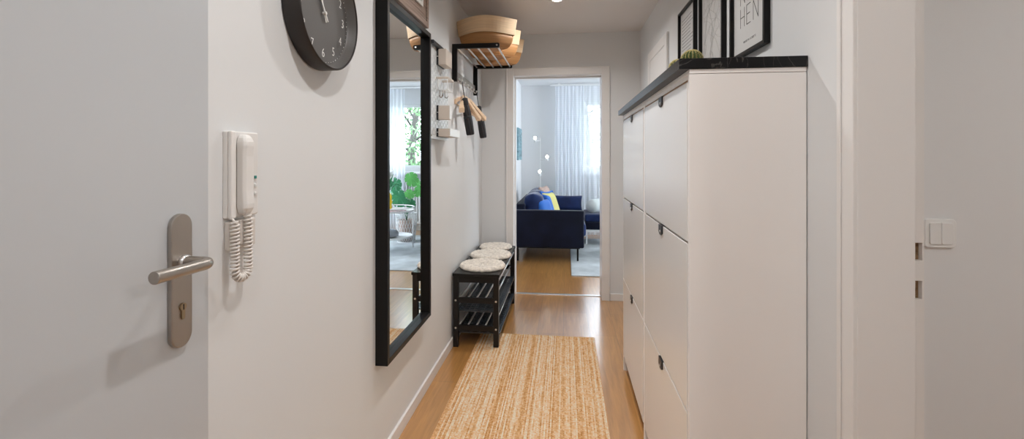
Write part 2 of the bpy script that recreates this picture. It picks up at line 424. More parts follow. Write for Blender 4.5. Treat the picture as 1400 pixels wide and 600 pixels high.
box(bm, XR-0.015, XR, 0.243, 0.30, 0, 2.10); box(bm, XR-0.015, XR, 0.30, 1.123, 2.04, 2.10)
struct('trim_3', bm, 'trim', bevel=0.003)

# entrance door in the left wall
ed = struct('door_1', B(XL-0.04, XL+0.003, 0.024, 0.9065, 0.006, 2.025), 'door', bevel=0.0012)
def stadium(cy, z0, z1, w, x0, x1, n=14):
    bm = B(); r = w/2; poly = []
    for k in range(n+1): a = pi*k/n; poly.append((cy+r*cos(a), z1-r+r*sin(a)))
    for k in range(n+1): a = pi+pi*k/n; poly.append((cy+r*cos(a), z0+r+r*sin(a)))
    return prism(bm, poly, lambda u, v, d: (d, u, v), x0, x1)
dh = obj('door_handle', stadium(0.828, 0.918, 1.185, 0.05, XL+0.003, XL+0.013), 'steel', ed, bevel=0.002)
dh['label'] = 'brushed steel lever handle on a long rounded plate'
bm = lathe(B(), [(0, XL+.012), (.014, XL+.012), (.014, XL+.019), (.0105, XL+.021)], (0, 0.832, 1.088), 24, 'X')
obj('neck_collar', bm, 'chrome', dh, smooth=True)
xl = -0.703
pts = [(XL+.012, .832, 1.088), (xl-.016, .832, 1.088)] + [(xl-.016+.016*sin(a), .816+.016*cos(a), 1.088) for a in (R(18), R(36), R(54), R(72), R(90))] + [(xl, .76, 1.089), (xl, .705, 1.090)]
lv = obj('lever', T(pts, 0.0114, 24), 'steel', dh, smooth=True, bevel=0.0008)
cyl = obj('lock_cylinder', prism(B(), [(0.828+.0075*cos(a), .999+.0075*sin(a)) for a in [R(-60)+R(300)*k/16 for k in range(17)]] + [(0.824, .978), (0.826, .974), (0.830, .974), (0.832, .978)], lambda u, v, d: (d, u, v), XL+.012, XL+.016), 'brass', dh)
obj('keyhole', B(XL+.0158, XL+.0164, .8268, .8292, .993, 1.004), 'dark', dh)

# ------------------------------------------------------------------ windows
def window(name, x0, x1, z0, z1, Y, mull):
    w = struct(name, B(x0, x1, Y, Y+0.10, z0, z0+0.05), 'whiteplastic')
    bm = B(); f = 0.055
    xs = [x0] + mull + [x1]
    for i in range(len(xs)-1):
        a, b = xs[i], xs[i+1]
        box(bm, a, a+f, Y+.02, Y+.08, z0+.05, z1); box(bm, b-f, b, Y+.02, Y+.08, z0+.05, z1)
        box(bm, a+f, b-f, Y+.02, Y+.08, z1-f, z1); box(bm, a+f, b-f, Y+.02, Y+.08, z0+.05, z0+.05+f)
    obj('window_frame', bm, 'whiteplastic', w, bevel=0.004)
    bm = B(); xs2 = list(zip(xs, xs[1:]))
    for a, b in xs2: box(bm, a+f-.005, b-f+.005, Y+.045, Y+.055, z0+.05+f-.005, z1-f+.005)
    obj('window_pane', bm, 'glass', w)
    return w
w1 = window('window_1', *WIN, YW+0.06, [0.95])
obj('window_sill', B(0.25, 1.70, YW-0.14, YW+0.06, 0.995, 1.028), 'whiteplastic', w1, bevel=0.004)
hd = obj('window_handle', B(.94, .96, YW+.045, YW+.06, 1.5, 1.62), 'whiteplastic', w1, bevel=0.003)
window('window_added_far', 2.0, 2.9, 0.9, 2.22, YW+0.06, [])  # unseen extra window added to let more daylight into the living room
w3 = struct('window_added_right', B(3.04, 3.14, 4.9, 7.0, 0.15, 0.20), 'whiteplastic')  # wide out-of-view window added to brighten the living room
bm = B()
for a, b in ((4.9, 5.95), (5.95, 7.0)):
    box(bm, 3.06, 3.12, a, a+.055, .2, 2.25); box(bm, 3.06, 3.12, b-.055, b, .2, 2.25)
    box(bm, 3.06, 3.12, a+.055, b-.055, 2.195, 2.25); box(bm, 3.06, 3.12, a+.055, b-.055, .2, .255)
obj('window_frame', bm, 'whiteplastic', w3, bevel=0.004)
obj('window_pane', box(B(3.085, 3.095, 4.95, 5.90, .25, 2.20), 3.085, 3.095, 6.0, 6.95, .25, 2.20), 'glass', w3)

# ------------------------------------------------------------------ outside
tag(obj('lawn', B(-14, 18, YW+0.35, 32, -0.6, -0.5), 'grass'), 'green lawn outside the living room window', 'lawn', kind='stuff')
def tree(x, y, h, r, label, n, seed):
    rnd = random.Random(seed)
    t = thing('garden_tree', label, 'tree', (x, y, -0.498), 'trees outside the living room window')
    p = [(x, y, -0.498), (x+.05, y, h*.3), (x-.1, y+.1, h*.65), (x+.15, y, h)]
    bm = T(p, [.13, .10, .07, .02], 10)
    for k in range(9):
        a = k*2.4; z = h*(.3+.07*k)
        tube(bm, [(x, y, z), (x+r*.5*cos(a), y+r*.5*sin(a), z+.35), (x+r*.95*cos(a), y+r*.9*sin(a), z+.6)], [.04, .025, .008], 6)
    obj('trunk', bm, 'bark', t, smooth=True)
    bm = B()
    for k in range(n):
        a = rnd.uniform(0, 2*pi); ph = rnd.uniform(-1, 1); rr = r*rnd.uniform(.35, 1)**.6
        zc = h*.62+ph*h*.45; sc = math.sqrt(max(.05, 1-ph*ph*.8))
        c = Vector((x+rr*sc*cos(a), y+rr*sc*sin(a), zc)); s = rnd.uniform(.035, .08)
        u = Vector((rnd.uniform(-1, 1), rnd.uniform(-1, 1), rnd.uniform(-1, 1))).normalized(); w = u.orthogonal().normalized()
        vs = [bm.verts.new(c+u*s*1.5), bm.verts.new(c+w*s*.7), bm.verts.new(c-u*s*1.5), bm.verts.new(c-w*s*.7)]
        bm.faces.new(vs)
    obj('crown', bm, 'tree', t)
tree(2.55, 11.8, 4.6, 1.25, 'nearer leafy green tree seen through the living room window', 4200, 1)
tree(5.6, 14.5, 5.4, 1.6, 'leafy green tree behind the right curtain side of window', 4600, 2)
tree(0.9, 19.0, 6.0, 1.9, 'pale leafy tree far outside behind the left sheer curtain', 900, 3)

# ------------------------------------------------------------------ radiator + curtains
rad = thing('radiator', 'white ribbed radiator below the living room window', 'radiator', (0.95, YW-0.06, 0.12))
bm = B()
for k in range(24):
    x = 0.40+k*0.047; box(bm, x, x+.032, YW-.09, YW-.03, .16, .84)
obj('fins', bm, 'whiteplastic', rad, bevel=0.006)
for z in (.12, .84): obj('header_pipe', B(.39, 1.53, YW-.075, YW-.045, z, z+.04), 'whiteplastic', rad, bevel=0.008)
for x in (.5, 1.4): obj('wall_bracket', B(x, x+.03, YW-.05, YW-.001, .3, .33), 'whiteplastic', rad)
def curtain(x0, x1, folds, amp, y, m, label, seed):
    rnd = random.Random(seed); bm = B(); nx = folds*10; nz = 14; rows = []
    for j in range(nz+1):
        z = 2.455-(2.44)*j/nz; row = []
        for i in range(nx+1):
            u = i/nx; a = amp*(.35+.65*min(1, j/5))
            x = x0+(x1-x0)*u+.008*sin(j*.8+i*.3)
            yy = y+a*sin(u*folds*2*pi+.5*sin(u*9+seed))+.004*sin(j*1.3+u*12)
            row.append(bm.verts.new((x, yy, z)))
        rows.append(row)
    for j in range(nz):
        for i in range(nx): bm.faces.new((rows[j][i], rows[j][i+1], rows[j+1][i+1], rows[j+1][i]))
    o = obj('sheer_curtain', bm, m, smooth=True)
    return tag(o, label, 'curtain', 'sheer curtains at the living room window')
YC = YW-0.21
curtain(-0.17, 0.31, 8, 0.018, YC, 'sheer', 'densely gathered white sheer curtain left of the window', 3)
curtain(0.32, 0.74, 5, 0.014, YC, 'sheerlight', 'thin loose sheer curtain hanging in front of the bright panes', 5)
curtain(1.24, 1.85, 9, 0.018, YC, 'sheer', 'white sheer curtain on far right side of the window', 8)
cr = thing('curtain_rail', 'slim white curtain rail under the living room ceiling', 'curtain rail', (0.9, YC, 2.46))
obj('rail', B(-0.25, 2.9, YC-.02, YC+.02, 2.462, 2.482), 'whiteplastic', cr, bevel=0.002)
for x in (-.1, .9, 1.9): obj('ceiling_bracket', B(x-.02, x+.02, YC-.015, YC+.015, 2.482, 2.5), 'whiteplastic', cr)

# ------------------------------------------------------------------ ceiling spots
def spot(x, y, label):
    t = thing('ceiling_spotlight', label, 'spotlight', (x, y, HC), 'recessed ceiling spots along the hallway')
    bm = lathe(B(), [(.030, HC-.0005), (.044, HC-.0005), (.046, HC-.004), (.034, HC-.007), (.030, HC-.004), (.030, HC-.0005)], (x, y, 0), 32)
    obj('ring', bm, 'chrome', t, smooth=True)
    bm = lathe(B(), [(0, HC-.003), (.029, HC-.003), (.029, HC-.0006), (0, HC-.0006)], (x, y, 0), 32)
    obj('lens', bm, 'lens', t)
    l = bpy.data.lights.new('spot_lamp', 'AREA'); l.shape = 'DISK'; l.size = 0.06; l.energy = SPOT_W; l.color = (1.0, 0.985, 0.975); l.spread = R(150)
    lo = bpy.data.objects.new('spot_lamp', l); COL.objects.link(lo); lo.location = (x, y, HC-.009)
SPOT_W = 8.0
spot(-0.06, 3.27, 'lit recessed ceiling spot at the top of the photo before the doorway')
spot(-0.10, 2.06, 'lit recessed ceiling spot between the mirror and the cabinets')
spot(-0.12, 0.86, 'lit recessed ceiling spot above the entrance door handle')
spot(-0.12, -0.36, 'lit recessed ceiling spot farthest from the living room')

# ------------------------------------------------------------------ entryphone
ip = thing('entryphone', 'white wall entryphone with coiled cord beside the entrance door', 'intercom', (XL, 1.0, 1.155))
obj('base', B(XL, XL+.012, .951, 1.056, 1.157, 1.358), 'ivory', ip, bevel=0.003)
obj('base_ridge', B(XL+.012, XL+.022, .951, .968, 1.157, 1.358), 'ivory', ip, bevel=0.003)
bm = B()
hs = []
for z, w, d in ((1.161, .006, .012), (1.163, .012, .018), (1.169, .0175, .023), (1.178, .021, .027), (1.188, .022, .028), (1.22, .022, .025), (1.30, .022, .025), (1.324, .022, .028), (1.334, .021, .027), (1.343, .0175, .023), (1.349, .012, .018), (1.351, .006, .012)):
    cy, x0 = 0.996, XL+.013; ring = []
    for (u, v) in ((-1, 0), (-1, .75), (-.7, 1), (.7, 1), (1, .75), (1, 0)): ring.append(bm.verts.new((x0+d*v*.85, cy+w*.8*u, z)))
    hs.append(ring)
for a, b in zip(hs, hs[1:]):
    for k in range(6): bm.faces.new((a[k], a[(k+1) % 6], b[(k+1) % 6], b[k]))
bm.faces.new(hs[0][::-1]); bm.faces.new(hs[-1])
obj('handset', bm, 'ivory', ip, bevel=0.003, seg=3)
obj('cradle', B(XL+.012, XL+.018, .985, 1.011, 1.17, 1.34), 'ivory', ip)
for z in (1.245, 1.225, 1.205): obj('button', B(XL+.012, XL+.016, 1.040, 1.046, z, z+.007), 'green' if z > 1.24 else 'whiteplastic', ip, bevel=0.001)
jb = obj('junction_box', B(XL, XL+.014, .955, 1.045, 1.083, 1.150), 'cord', ip, bevel=0.004)
obj('connector', B(XL+.014, XL+.019, .985, 1.002, 1.093, 1.15), 'cord', ip, bevel=0.002)
path = []
ya, yb, zb, xx = .956, 1.000, 1.040, XL+.027
for k in range(30): path.append(Vector((xx, ya, 1.15-(1.15-zb)*k/30)))
for k in range(20):
    a = pi+pi*k/20; path.append(Vector((xx, (ya+yb)/2+(yb-ya)/2*cos(a), zb+.022*sin(a))))
for k in range(31): path.append(Vector((xx, yb, zb+(1.16-zb)*k/30)))
def along(t):
    f = t*(len(path)-1); i = min(int(f), len(path)-2); return path[i].lerp(path[i+1], f-i), (path[i+1]-path[i]).normalized()
pts = []; turns = 36
for k in range(turns*10+1):
    t = k/(turns*10); p, tg = along(t); u = Vector((1, 0, 0)); w = tg.cross(u).normalized(); a = 2*pi*turns*t
    pts.append(p+(u*cos(a)+w*sin(a))*.0078)
obj('coiled_cord', T(pts, .0028, 6), 'cord', ip, smooth=True)
obj('cord_lead', T([(XL+.012, ya, 1.157), (XL+.022, ya, 1.156), (xx, ya, 1.148)], .0025, 8), 'cord', ip, smooth=True)

# ------------------------------------------------------------------ wall clock
CY, CZ, CR = 1.338, 1.745, 0.176
ck = thing('wall_clock', 'round black wall clock with charcoal dial and white numerals', 'clock', (XL, CY, CZ-CR))
bm = lathe(B(), [(0, XL), (CR-.004, XL), (CR, XL+.004), (CR, XL+.053), (CR-.003, XL+.057), (CR-.006, XL+.057), (CR-.007, XL+.054), (CR-.007, XL+.022), (0, XL+.022)], (0, CY, CZ), 96, 'X')
obj('case', bm, 'clockbody', ck, smooth=True, bevel=0.0008)
dl = obj('dial', lathe(B(), [(0, XL+.0225), (CR-.0072, XL+.0225), (CR-.0072, XL+.053), (.163, XL+.040), (.158, XL+.030), (.155, XL+.026), (0, XL+.026)], (0, CY, CZ), 96, 'X'), 'dial', ck)
def text_bm(bm, s, size, fn, thin=0.0, align='CENTER', depth=0.0003):
    cu = bpy.data.curves.new('t', 'FONT'); cu.body = s; cu.size = size; cu.align_x = align; cu.align_y = 'CENTER'; cu.offset = thin; cu.resolution_u = 3; cu.extrude = depth
    o = bpy.data.objects.new('t', cu); COL.objects.link(o)
    bpy.context.view_layer.update()
    me = bpy.data.meshes.new_from_object(o)
    for v in me.vertices: v.co = Vector(fn(v.co.x, v.co.y, v.co.z))
    bm.from_mesh(me); bpy.data.objects.remove(o); bpy.data.meshes.remove(me); bpy.data.curves.remove(cu)
bm = B(); xd = XL+.0262
for n in range(1, 13):
    a = R(90-30*n); cy, cz = CY+.124*cos(a), CZ+.124*sin(a)
    bm = B(); text_bm(bm, str(n), 0.040, lambda u, v, d, cy=cy, cz=cz: (xd+d, cy+u*.85, cz+v), thin=-0.0004)
    obj('numeral', bm, 'whitepaint', dl)
bm = B()
for k in range(60):
    a = R(6*k); r = .0021 if k % 5 == 0 else .0012
    lathe(bm, [(0, xd-.0005), (r, xd-.0005), (r, xd+.0004), (0, xd+.0004)], (0, CY+.151*cos(a), CZ+.151*sin(a)), 8, 'X')
obj('minute_dots', bm, 'whitepaint', dl)
def hand(ang, L, tail, w, x):
    a = R(90-ang); d = Vector((0, cos(a), sin(a))); n = Vector((0, -sin(a), cos(a))); c = Vector((x, CY, CZ))
    bm = B(); vs = []
    for dx in (0, .0012):
        for q in (c-d*tail-n*w, c-d*tail+n*w, c+d*L+n*w*.8, c+d*L-n*w*.8): vs.append(bm.verts.new(q+Vector((dx, 0, 0))))
    for f in ((0, 1, 2, 3), (7, 6, 5, 4), (0, 4, 5, 1), (1, 5, 6, 2), (2, 6, 7, 3), (3, 7, 4, 0)): bm.faces.new([vs[i] for i in f])
    return bm
obj('hour_hand', hand(-21, .085, .028, .0032, XL+.030), 'whitepaint', ck)
obj('minute_hand', hand(-34, .125, .028, .0026, XL+.033), 'whitepaint', ck)
obj('hub', lathe(B(), [(0, XL+.026), (.005, XL+.026), (.005, XL+.037), (0, XL+.037)], (0, CY, CZ), 16, 'X'), 'whitepaint', ck)

# ------------------------------------------------------------------ mirror
mr = thing('wall_mirror', 'tall wall mirror in a deep black frame on the left wall', 'mirror', (XL, 2.09, 0.44))
y0, y1, z0, z1 = 1.788, 2.395, .440, 1.962
xf = XL+.053; fw = .024
bm = B()
def frame_ring(bm, x0, x1, y0, y1, z0, z1, w):
    box(bm, x0, x1, y0, y0+w, z0, z1); box(bm, x0, x1, y1-w, y1, z0, z1)
    box(bm, x0, x1, y0+w, y1-w, z1-w, z1); box(bm, x0, x1, y0+w, y1-w, z0, z0+w)
frame_ring(bm, XL, xf, y0, y1, z0, z1, fw)
obj('frame', bm, 'black', mr, bevel=0.0015)
bm = B()      # mirror plate with a bevelled border
xm = XL+.027; bw = .014
o_ = [(y0+fw, z0+fw), (y1-fw, z0+fw), (y1-fw, z1-fw), (y0+fw, z1-fw)]
i_ = [(y0+fw+bw, z0+fw+bw), (y1-fw-bw, z0+fw+bw), (y1-fw-bw, z1-fw-bw), (y0+fw+bw, z1-fw-bw)]
va = [bm.verts.new((XL+.021, *p)) for p in o_]; vb = [bm.verts.new((xm-.0015, *p)) for p in o_]; vc = [bm.verts.new((xm, *p)) for p in i_]
for k in range(4):
    j = (k+1) % 4
    bm.faces.new((va[k], va[j], vb[j], vb[k])); bm.faces.new((vb[k], vb[j], vc[j], vc[k]))
bm.faces.new(vc); bm.faces.new(va[::-1])
obj('mirror_glass', bm, 'mirror', mr)

# ------------------------------------------------------------------ wooden picture above the mirror
pw = thing('wooden_picture', 'weathered wooden plank picture hanging just above the mirror', 'picture', (XL, 2.17, 2.01))
obj('plank_board', box(box(box(B(XL, XL+.016, 1.90, 2.455, 2.008, 2.065), XL, XL+.015, 1.90, 2.455, 2.067, 2.17), XL, XL+.016, 1.90, 2.455, 2.172, 2.28), XL, XL+.015, 1.90, 2.455, 2.282, 2.40), 'boardwood', pw, bevel=0.002)
bm = B(); frame_ring(bm, XL+.016, XL+.026, 1.985, 2.345, 2.092, 2.35, .022); obj('inner_frame', bm, 'trim', pw, bevel=0.002)
obj('print', B(XL+.016, XL+.018, 2.007, 2.323, 2.114, 2.328), 'print', pw)
bm = B(); frame_ring(bm, XL+.016, XL+.022, 1.90, 2.455, 2.008, 2.40, .03); obj('border_strip', bm, 'boardwood', pw, bevel=0.002)

# ------------------------------------------------------------------ pegboard and what hangs on it
PY0, PY1, PZ0, PZ1 = 2.47, 2.872, 1.40, 1.96
xp0, xp1 = XL+.018, XL+.023
bm = B()
ny, nz = 11, 14
cw = (PY1-PY0-.03)/ny; ch = (PZ1-PZ0-.03)/nz
frame_ring(bm, xp0, xp1, PY0, PY1, PZ0, PZ1, .015)
for i in range(ny):                       # columns of staggered slots
    ya_ = PY0+.015+i*cw; sw = .010; off = (i % 2)*ch*.5
    box(bm, xp0, xp1, ya_, ya_+cw-sw, PZ0+.015, PZ1-.015)
    zc = PZ0+.015
    ends = []
    for j in range(nz+1):
        s0 = PZ0+.015+j*ch-off+.010; s1 = s0+ch-.015
        s0c, s1c = max(s0, PZ0+.02), min(s1, PZ1-.02)
        if s1c-s0c < .008: continue
        if s0c > zc: box(bm, xp0, xp1, ya_+cw-sw, ya_+cw, zc, s0c)
        zc = s1c
    if zc < PZ1-.015: box(bm, xp0, xp1, ya_+cw-sw, ya_+cw, zc, PZ1-.015)
pg = thing('pegboard', 'white slotted pegboard on left wall beside the mirror', 'pegboard', (XL, 2.67, PZ0))
obj('board', bm, 'peg', pg)
obj('slot_shade_sheet', B(XL+.008, XL+.010, PY0+.012, PY1-.012, PZ0+.012, PZ1-.012), 'slotshade', pg)  # dark sheet added behind the slots as painted shade, no real backing
for y, z in ((PY0+.03, PZ0+.02), (PY1-.03, PZ0+.02), (PY0+.03, PZ1-.02), (PY1-.03, PZ1-.02)):
    obj('spacer', lathe(B(), [(0, XL), (.008, XL), (.008, xp0), (0, xp0)], (0, y, z), 12, 'X'), 'whiteplastic', pg)
    obj('mounting_screw', lathe(B(), [(0, xp1), (.006, xp1), (.005, xp1+.003), (0, xp1+.003)], (0, y, z), 12, 'X'), 'steel', pg)
def bin_(name, y0, y1, z0, z1, x1, label, fm):
    t = thing(name, label, 'container', (xp1, (y0+y1)/2, z0), 'containers clipped on the pegboard')
    w = .003
    bm = B(xp1+.012, x1, y0, y1, z0, z0+w)
    box(bm, xp1+.012, x1, y0, y0+w, z0+w, z1); box(bm, xp1+.012, x1, y1-w, y1, z0+w, z1)
    box(bm, x1-w, x1, y0+w, y1-w, z0+w, z1); box(bm, xp1+.012, xp1+.015, y0+w, y1-w, z0+w, z1)
    obj('bin_body', bm, 'beige', t, bevel=0.001)
    obj('front_panel', B(x1, x1+.003, y0, y1, z0, z1), fm, t, bevel=0.001)
    obj('mounting_plate', B(xp1, xp1+.012, y0, y1, z0-.002, z1+.002), 'blackplastic', t, bevel=0.001)
    obj('clip_screw', lathe(B(), [(0, 0), (.005, 0), (.005, .003), (0, .003)], (xp1+.007, y0-.003, (z0+z1)/2), 10), 'screw', t)
bin_('storage_bin', 2.60, 2.74, 1.838, 1.930, -.698, 'beige storage bin on the pegboard, highest of its containers', 'beige')
bin_('storage_bin', 2.60, 2.645, 1.515, 1.597, -.674, 'beige bin with white front on the pegboard below the hooks', 'whiteplastic')
bin_('ledge_box', 2.60, 2.84, 1.417, 1.462, -.672, 'long low ledge box with white front at the pegboard bottom', 'whiteplastic')
tag(obj('black_ledge', B(xp1, xp1+.022, 2.47, 2.77, 1.932, 1.952), 'blackplastic', bevel=0.002), 'narrow black ledge along the top of the pegboard', 'shelf')
wr = thing('wire_holder', 'cream rimmed wire letter holder hanging on the pegboard', 'holder', (xp1, 2.66, 1.68))
bm = B(); frame_ring(bm, 0, 1, 0, 1, 0, 1, .1); bm.free()
bm = B(xp1, -.68, 2.59, 2.60, 1.752, 1.765); box(bm, -.69, -.68, 2.60, 2.72, 1.752, 1.765); box(bm, xp1, -.68, 2.72, 2.73, 1.752, 1.765)
obj('rim', bm, 'beige', wr, bevel=0.002)
bm = B()
for y in (2.595, 2.725):
    tube(bm, [(xp1+.01, y, 1.752), (xp1+.01, y, 1.688), (-.685, y, 1.688), (-.685, y, 1.752)], .0028, 6)
tube(bm, [(-.685, 2.595, 1.688), (-.685, 2.725, 1.688)], .0028, 6)
for k in range(1, 5): tube(bm, [(xp1+.01, 2.595+.026*k, 1.688), (-.685, 2.595+.026*k, 1.688)], .0015, 6)
obj('wires', bm, 'whiteplastic', wr, smooth=True)
bm = B()
def hookpts(x, y, z, s): return [(x, y, z), (x, y, z-.035)] + [(x+.009*s-.009*s*cos(a), y, z-.035-.009*sin(a)) for a in (R(40), R(80), R(120), R(160), R(180))] + [(x+.019*s, y, z-.03)]
HK = []
for i, (x, y) in enumerate(((-.730, 2.5965), (-.722, 2.621), (-.714, 2.647))):
    o = obj('steel_hook', T(hookpts(x, y, 1.690, 1 if i != 1 else -1), .0022, 8), 'steel', smooth=True)
    tag(o, ['small steel hook under the letter holder, nearest the wall', 'small steel hook under the letter holder turned to the wall', 'small steel hook under the letter holder, farthest out'][i], 'hook', 'steel hooks below the letter holder')

# ------------------------------------------------------------------ hat rack
hr = thing('hat_rack', 'wall hat rack with black brackets, chrome bars and coat hooks', 'hat rack', (XL, 3.43, 1.82))
RY0, RY1 = 3.07, 3.80
for y in (RY0, RY1):
    poly = [(XL, 1.815), (XL+.034, 1.815), (XL+.034, 2.040), (-.452, 2.040), (-.446, 2.046), (-.446, 2.066), (-.452, 2.072), (XL, 2.072)]
    br = obj('bracket', prism(B(), poly, lambda u, v, d: (u, d, v), y-.012, y+.012), 'black', hr, bevel=0.002)
    obj('screw', lathe(B(), [(0, 0), (.006, 0), (.006, .002), (0, .002)], (0, 0, 0), 12).copy() if False else (lambda b: (bmesh.ops.rotate(b, verts=b.verts[:], cent=(0, 0, 0), matrix=Matrix.Rotation(R(90), 3, 'X')), bmesh.ops.translate(b, verts=b.verts[:], vec=(-.463, y-.012, 2.056)), b)[2])(lathe(B(), [(0, 0), (.006, 0), (.006, .002), (0, .002)], (0, 0, 0), 12)), 'screw', br)
for k in range(5):
    x = -.745+.0705*k
    obj('bar', T([(x, RY0+.012, 2.052), (x, RY1-.012, 2.052)], .0065, 12), 'chrome', hr, smooth=True)
obj('hook_rail', B(XL+.004, XL+.016, RY0+.012, RY1-.012, 1.848, 1.896), 'steel', hr, bevel=0.002)
for k in range(6):
    y = 3.15+.11*k
    hk = obj('coat_hook', T([(XL+.016, y, 1.858), (XL+.022, y, 1.832), (XL+.032, y, 1.820), (XL+.042, y, 1.822), (XL+.046, y, 1.832)], .0042, 10), 'chrome', hr, smooth=True)
    obj('hook_knob', lathe(B(), [(0, 1.828), (.007, 1.830), (.008, 1.836), (.005, 1.841), (0, 1.842)], (XL+.046, y, 0), 12), 'whiteplastic', hk, smooth=True)

# baskets
def outline(w, l, b, n=18):
    P = []
    for k in range(n): u = k/n; P.append((-w/2+w*u, -l/2-b*sin(pi*u)))
    for k in range(4): P.append((w/2+.006*sin(pi*k/4), -l/2+l*k/4))
    for k in range(n): u = k/n; P.append((w/2-w*u, l/2+b*sin(pi*u)))
    for k in range(4): P.append((-w/2-.006*sin(pi*k/4), l/2-l*k/4))
    return P
def shell(levels, c, cap=False, w=.424):
    bm = B(); rings = []
    for (z, s, inset) in levels:
        rings.append([bm.verts.new((c[0]+(x-math.copysign(inset, x))*s, c[1]+y*s*(1-inset*6), c[2]+z)) for x, y in outline(w, .014, .130)])
    n = len(rings[0])
    for a, b in zip(rings, rings[1:]):
        for k in range(n): bm.faces.new((a[k], a[(k+1) % n], b[(k+1) % n], b[k]))
    if cap: bm.faces.new(rings[0]); 
    return bm
bk = thing('wood_basket', 'bent wood veneer basket on the hat rack, nearest the mirror', 'basket', (0, 0, 0), 'veneer baskets on the hat rack')
obj('basket_body', shell([(.0005, .55, 0), (.004, .66, 0), (.018, .76, 0), (.040, .83, 0), (.07, .875, 0), (.110, .915, 0), (.110, .90, 0), (.06, .85, 0), (.025, .75, 0), (.012, .66, 0)], (0, 0, 0), True), 'veneer2', bk, smooth=True, bevel=0.0)
obj('basket_floor', shell([(.008, .0001, 0), (.008, .72, 0), (.011, .72, 0), (.011, .0001, 0)], (0, 0, 0)), 'veneer2', bk)
obj('rim_band', shell([(.098, .93, 0), (.205, 1.01, 0), (.207, 1.005, 0), (.205, .997, 0), (.099, .918, 0), (.098, .93, 0)], (0, 0, 0)), 'veneer', bk)
bx = -.560
bk.location = (bx, 3.205, 2.0586)
b2 = dup(bk, (bx, 3.485, 2.0586), 'bent wood veneer basket standing between two others on the hat rack', (0, 0, R(1.5)))
b3 = dup(bk, (bx, 3.765, 2.0586), 'bent wood veneer basket on the hat rack, closest to the living room doorway', (0, 0, R(-1.5)))

# hangers (built around their hook tip at the origin, plane YZ)
hg = thing('wooden_hanger', 'beech clothes hanger hanging nearest the mirror', 'hanger', (0, 0, 0), 'wooden hangers on the hat rack hooks')
pts = [(0, .017*cos(a), -.014+.017*sin(a)) for a in [R(200)-R(245)*k/12 for k in range(13)]] + [(0, 0, -.045), (0, 0, -.085)]
obj('hook', T(pts, .0019, 8), 'chrome', hg, smooth=True)
bm = B(); n = 16; top = []; rows = []
for k in range(n+1):
    u = -1+2*k/n; y = u*.215; zt = -.078-.098*abs(u)**1.25; h_ = .022+.012*abs(u); tx = .007+.013*abs(u)**2
    xo = .020*abs(u)**2
    rows.append([bm.verts.new((xo-tx, y, zt-h_)), bm.verts.new((xo+tx, y, zt-h_)), bm.verts.new((xo+tx, y, zt)), bm.verts.new((xo-tx, y, zt))])
for a, b in zip(rows, rows[1:]):
    for k in range(4): bm.faces.new((a[k], a[(k+1) % 4], b[(k+1) % 4], b[k]))
bm.faces.new(rows[0]); bm.faces.new(rows[-1][::-1])
obj('shoulder', bm, 'hangwood', hg, bevel=0.004)
obj('trouser_bar', T([(0.004, -.17, -.185), (0.004, .17, -.185)], .005, 10), 'hangwood', hg, smooth=True)
hg.location = (-.742, 3.262, 1.826); hg.rotation_euler = (R(5), 0, R(4))
dup(hg, (-.738, 3.372, 1.826), 'beech clothes hanger hanging behind the first umbrella', (R(-12), 0, R(-14)))
dup(hg, (-.736, 3.482, 1.826), 'beech clothes hanger in the middle of the hook rail', (R(-9), 0, R(-20)))

# umbrellas (origin at the cord top)
um = thing('folded_umbrella', 'short folded black umbrella hanging on the nearer hook', 'umbrella', (0, 0, 0), 'folded umbrellas on the hat rack hooks')
obj('wrist_cord', T([(0, .003, 0), (0, .005, -.055), (0, .002, -.115), (0, -.002, -.118), (0, -.004, -.055), (0, -.003, 0), (0, 0, .005)], .0022, 8, closed=True), 'blackcloth', um, smooth=True)
obj('grip', lathe(B(), [(0, -.108), (.010, -.108), (.021, -.115), (.022, -.160), (.020, -.165), (0, -.165)], (0, 0, 0), 24), 'blackplastic', um, smooth=True, bevel=.001)
bm = B(); prof = [(.019, -.163), (.023, -.168), (.027, -.23), (.028, -.30), (.027, -.368), (.023, -.376), (0, -.378)]; rings = []
for j, (r, z) in enumerate(prof):
    if r == 0: rings.append([bm.verts.new((0, 0, z))]); continue
    rings.append([bm.verts.new(((r+.0022*sin(8*(2*pi*k/48)+z*20))*cos(2*pi*k/48), (r+.0022*sin(8*(2*pi*k/48)+z*20))*sin(2*pi*k/48), z)) for k in range(48)])
for a, b in zip(rings, rings[1:]):
    for k in range(48):
        if len(b) == 1: bm.faces.new((a[k], a[(k+1) % 48], b[0]))
        else: bm.faces.new((a[k], a[(k+1) % 48], b[(k+1) % 48], b[k]))
bm.faces.new(rings[0][::-1])
obj('furled_canopy', bm, 'blackcloth', um, smooth=True)
obj('strap', lathe(B(), [(.0285, -.24), (.0308, -.242), (.0308, -.256), (.0288, -.258)], (0, 0, 0), 24), 'blackplastic', um, smooth=True)
um.location = (-.729, 3.17, 1.823); um.rotation_euler = (R(4), R(-8.5), 0)
dup(um, (-.729, 3.70, 1.823), 'short folded black umbrella hanging farther along, near the doorway', (R(4), R(-8), 0))

